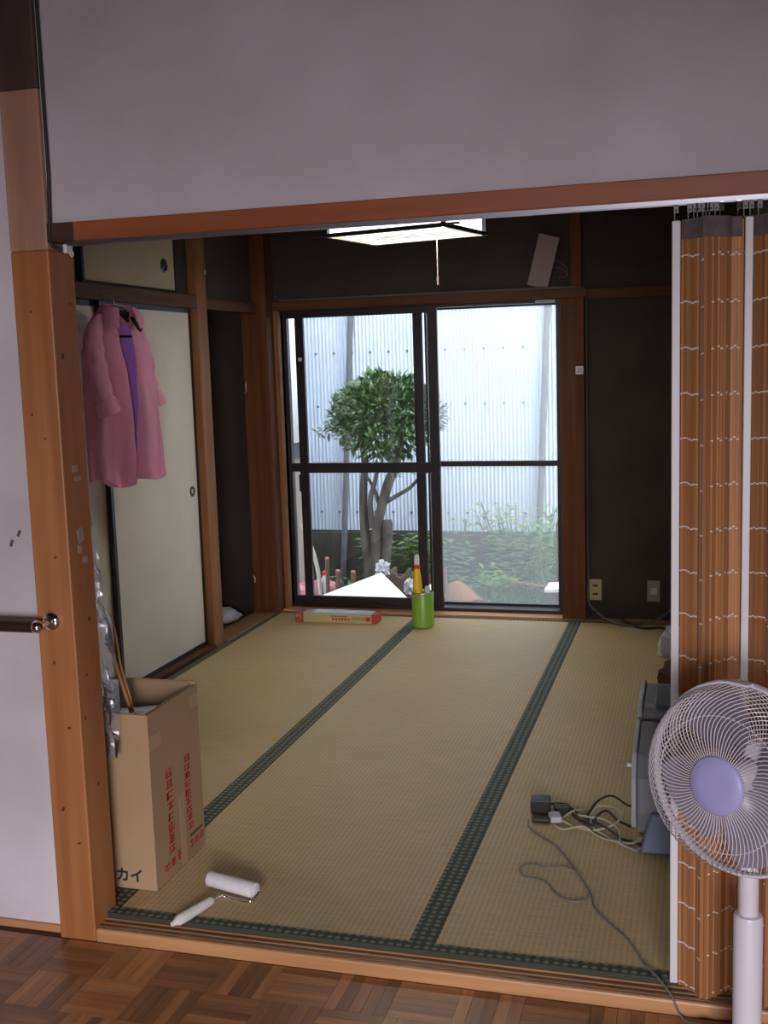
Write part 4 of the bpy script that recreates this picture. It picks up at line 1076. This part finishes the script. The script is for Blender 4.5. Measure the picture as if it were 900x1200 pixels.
def weed(x, y, h, spread, nst, label, L=.08, Wd=.026, seed=0, dens=1.0):
    rnd_ = random.Random(seed); 
    o = thing('leafy_weed', (x, y, GZ), label, 'plant')
    st_ = MB(); lv = MB()
    for s_ in range(nst):
        a = rnd_.uniform(0, 2 * PI); rr = spread * math.sqrt(rnd_.random()); hh = h * rnd_.uniform(.7, 1.05)
        b0 = Vector((x + .3 * rr * math.cos(a), y + .3 * rr * math.sin(a) * .6, GZ)); t0 = Vector((x + rr * math.cos(a), y + rr * math.sin(a) * .6, GZ + hh))
        mid = b0.lerp(t0, .5) + Vector((rnd_.uniform(-.03, .03), 0, .02))
        st_.tube([b0, mid, t0], [.006, .005, .003], 5)
        for k in range(int(15 * dens)):
            t = .15 + .85 * k / (15 * dens); q = (b0.lerp(mid, t * 2) if t < .5 else mid.lerp(t0, t * 2 - 1))
            an = k * 2.4 + rnd_.uniform(-.4, .4)
            lv.leaf(q, Vector((math.cos(an), math.sin(an), rnd_.uniform(-.15, .5))), Vector((0, 0, 1)), L * rnd_.uniform(.7, 1.2), Wd * rnd_.uniform(.8, 1.2), .3)
    st_.build('stem', m_stem, o); lv.build('foliage', m_weed, o, kind='stuff')
weed(.18, 6.05, .76, .42, 26, 'tall bushy weed at the right before the corrugated wall', seed=1, dens=1.2, L=.11, Wd=.042)
weed(-.33, 6.0, .66, .13, 6, 'tall thin weed right of the centre stile of the window', seed=2, L=.11, Wd=.04)
weed(-.50, 5.95, .52, .12, 7, 'weed growing to the right of the tree trunks', seed=3, L=.10, Wd=.04)
weed(-.62, 6.1, .52, .20, 18, 'low green clump behind the right trunk', seed=4, dens=1.5, L=.09, Wd=.045)
weed(-1.04, 6.15, .52, .16, 14, 'low green clump behind the left trunk', seed=5, dens=1.5, L=.09, Wd=.045)
weed(-.02, 5.65, .34, .16, 9, 'small weed in front of the tall bushy one', seed=6, L=.10, Wd=.04)
weed(.42, 5.9, .60, .16, 9, 'weed at the far right by the brown post', seed=7)
weed(-.42, 5.4, .34, .14, 9, 'low weed at the foot of the tree', seed=8)
weed(-.96, 5.0, .36, .10, 6, 'low weed behind the white slanting board', seed=9, L=.12, Wd=.018)
weed(-1.22, 5.4, .30, .10, 6, 'low weed by the pale leaning stick', seed=10)
gr = MB()
for k in range(9000):
    x = random.uniform(-1.25, .9); y = random.uniform(4.6, 6.3)
    if x < -.5 and random.random() < .6: continue
    h = random.uniform(.04, .11); a = random.uniform(0, PI)
    w_ = .006; dx, dy = math.cos(a) * w_, math.sin(a) * w_
    gr.add([(x - dx, y - dy, GZ), (x + dx, y + dy, GZ), (x + random.uniform(-.04, .04), y + random.uniform(-.04, .04), GZ + h)], [(0, 1, 2)])
o = gr.build('grass', m_grass); o['kind'] = 'stuff'; o['label'] = 'short green grass on the garden ground'; o['category'] = 'grass'

# white board lying on bricks just outside
ap = Vector((-.486, 4.40, .073)); ea = Vector((-.36, -.40, -.107)); eb = Vector((.293, -.40, -.088))
tri = [ap, ap + ea * 1.2, ap + eb * 1.2]; dn = Vector((0, 0, -.018))
tag(MB().add(tri + [p + dn for p in tri], [(0, 1, 2), (5, 4, 3), (0, 3, 4, 1), (1, 4, 5, 2), (2, 5, 3, 0)]).build('white_board', m_whiteboard, None),
    'white three-cornered board tilted up just outside the left glass door', 'board')
bk = thing('support_block', (-.58, 4.3, GZ), 'dark block propping up the white board', 'block')
MB().box(-.56, -.44, 4.20, 4.34, GZ, -.005).build('block', m_conc, bk, bevel=.006)

def stake(x, y, z1, r, label):
    o = thing('wooden_stake', (x, y, GZ), label, 'stake', )
    MB().tube([(x, y, GZ), (x + .006, y, z1)], r, 10).build('shaft', m_stake, o, True)
    MB().tube([(x + .006, y, z1 - .001), (x + .006, y, z1 + .012)], r * .95, 10).build('cut_top', m_cutend, o, True, label='pale cut top')
stake(-.935, 4.6, .12, .014, 'tallest of three cut stakes behind the white board')
stake(-.86, 4.6, .035, .016, 'middle one of three cut stakes behind the white board')
stake(-.75, 4.6, .030, .016, 'cut stake closest to the tree of the three')
st1 = smoothpath([(-.99, 4.62, GZ), (-.985, 4.6, -.10), (-1.01, 4.6, .10), (-1.075, 4.6, .30), (-1.10, 4.6, .36)], 4)
tag(MB().tube(st1, .015, 8).build('pale_pole', m_palestick, None, True), 'pale bent stick leaning at the left of the garden', 'stick')
pot = thing('pink_pot', (-1.06, 4.75, GZ), 'pink garden pot at the lower left of the window', 'pot')
MB().lathe([(.085, 0), (.12, .24), (.128, .245), (.128, .275), (.118, .275), (.11, .22), (.0001, .21)], 24, (-1.06, 4.75, GZ + .09)).build('pot_wall', m_pinkpot, pot, True)
MB().lathe([(.0001, 0), (.09, 0), (.09, .09), (.0001, .09)], 20, (-1.06, 4.75, GZ)).build('stand', m_conc, pot, True)
wb = thing('spray_bottle', (-.965, 4.64, GZ), 'white bottle with red cap beside the pale leaning stick', 'bottle')
MB().lathe([(.0001, 0), (.03, 0), (.03, .40), (.014, .44), (.012, .45)], 16, (-.965, 4.64, GZ)).build('bottle_body', m_whiteplastic, wb, True)
MB().lathe([(.015, .449), (.016, .475), (.0001, .478)], 16, (-.965, 4.64, GZ)).build('cap', m_redplastic, wb, True)
lump('plastic_bag', m_bag, (-.52, 4.55, .03), .045, .04, .06, 21, .6, 'crumpled white bag on the tip of the white board', 'bag')
bx2 = thing('garden_crate', (-.40, 4.8, GZ), 'dark brown wooden crate right of the white board', 'crate')
for a in (0, 1, 2, 3):
    box('board', m_stake, -.56, -.18, 4.72, 4.735, GZ + .02 + a * .11, GZ + .12 + a * .11, bx2)
box('board', m_stake, -.56, -.545, 4.735, 5.0, GZ, 0.0, bx2); box('board', m_stake, -.195, -.18, 4.735, 5.0, GZ, 0.0, bx2)
lump('plastic_bag', m_bag, (-.36, 4.63, -.11), .035, .04, .06, 25, .6, 'small crumpled white bag hanging on the brown crate', 'bag')
br = MB().tube(smoothpath([(-.50, 4.66, .03), (-.44, 4.65, -.01), (-.40, 4.65, .0), (-.36, 4.66, .055)], 4), .012, 7)
tag(br.build('dead_branch', m_bark, None, True), 'short crooked branch lying over the brown crate', 'branch')
# right side: clay tile roll, papers, sticks, brown box, post
tl = thing('clay_tile', (0.0, 4.6, GZ), 'orange-brown curved clay pipe lying below the right window', 'pipe')
rows = []
for i in range(9):
    t = i / 8; cc = Vector((-.06 + .20 * t, 4.75 - .30 * t, -.13 - .06 * t)); 
    rows.append([cc + Vector((math.cos(a) * .085, math.sin(a) * .03, math.sin(a) * .085)) for a in np.linspace(0, 2 * PI, 19)[:-1]])
MB().grid(rows, .012, closed=True).build('pipe', m_terra, tl, True)
MB().box(-.13, .24, 4.45, 4.80, GZ, -.225).build('stand', m_conc, tl)
tag(MB().obox((-.115, 4.35, -.11), (.05, .10, .24), Matrix.Rotation(-.45, 3, 'Y')).build('white_paper', m_paper), 'white folded sheet standing left of the clay pipe', 'paper')
for k, (a, b) in enumerate((((.05, 4.35, -.10), (.20, 4.25, -.185)), ((.08, 4.38, -.11), (.25, 4.30, -.175)), ((.02, 4.32, -.12), (.15, 4.22, -.19)))):
    tag(MB().tube([a, b], .008, 7).build('pale_stick', m_palestick, None, True), ('upper', 'longest', 'lower')[k] + ' pale stick lying on the clay pipe', 'stick')
tag(MB().tube([(.33, 4.62, -.012), (.60, 4.58, -.035)], .010, 8).build('pale_stick', m_terra, None, True), 'pale orange stick jutting from the brown box at right', 'stick')
bb = thing('brown_box', (.66, 4.6, GZ), 'brown box with white lid at the lower right of the garden', 'box')
MB().box(.575, .75, 4.5, 4.7, GZ, -.05).build('case', m_brownbox, bb, bevel=.006)
MB().obox((.662, 4.6, -.035), (.19, .22, .025), Matrix.Rotation(-.06, 3, 'Y')).build('lid', m_whiteboard, bb, bevel=.006)
gp = thing('brown_post', (.62, 5.2, GZ), 'short brown post with rounded top at the right edge of the window', 'post')
MB().tube([(.60, 5.2, GZ), (.60, 5.2, .28), (.60, 5.2, .32), (.60, 5.2, .335)], [.045, .045, .036, .012], 14).build('shaft', m_stake, gp, True)
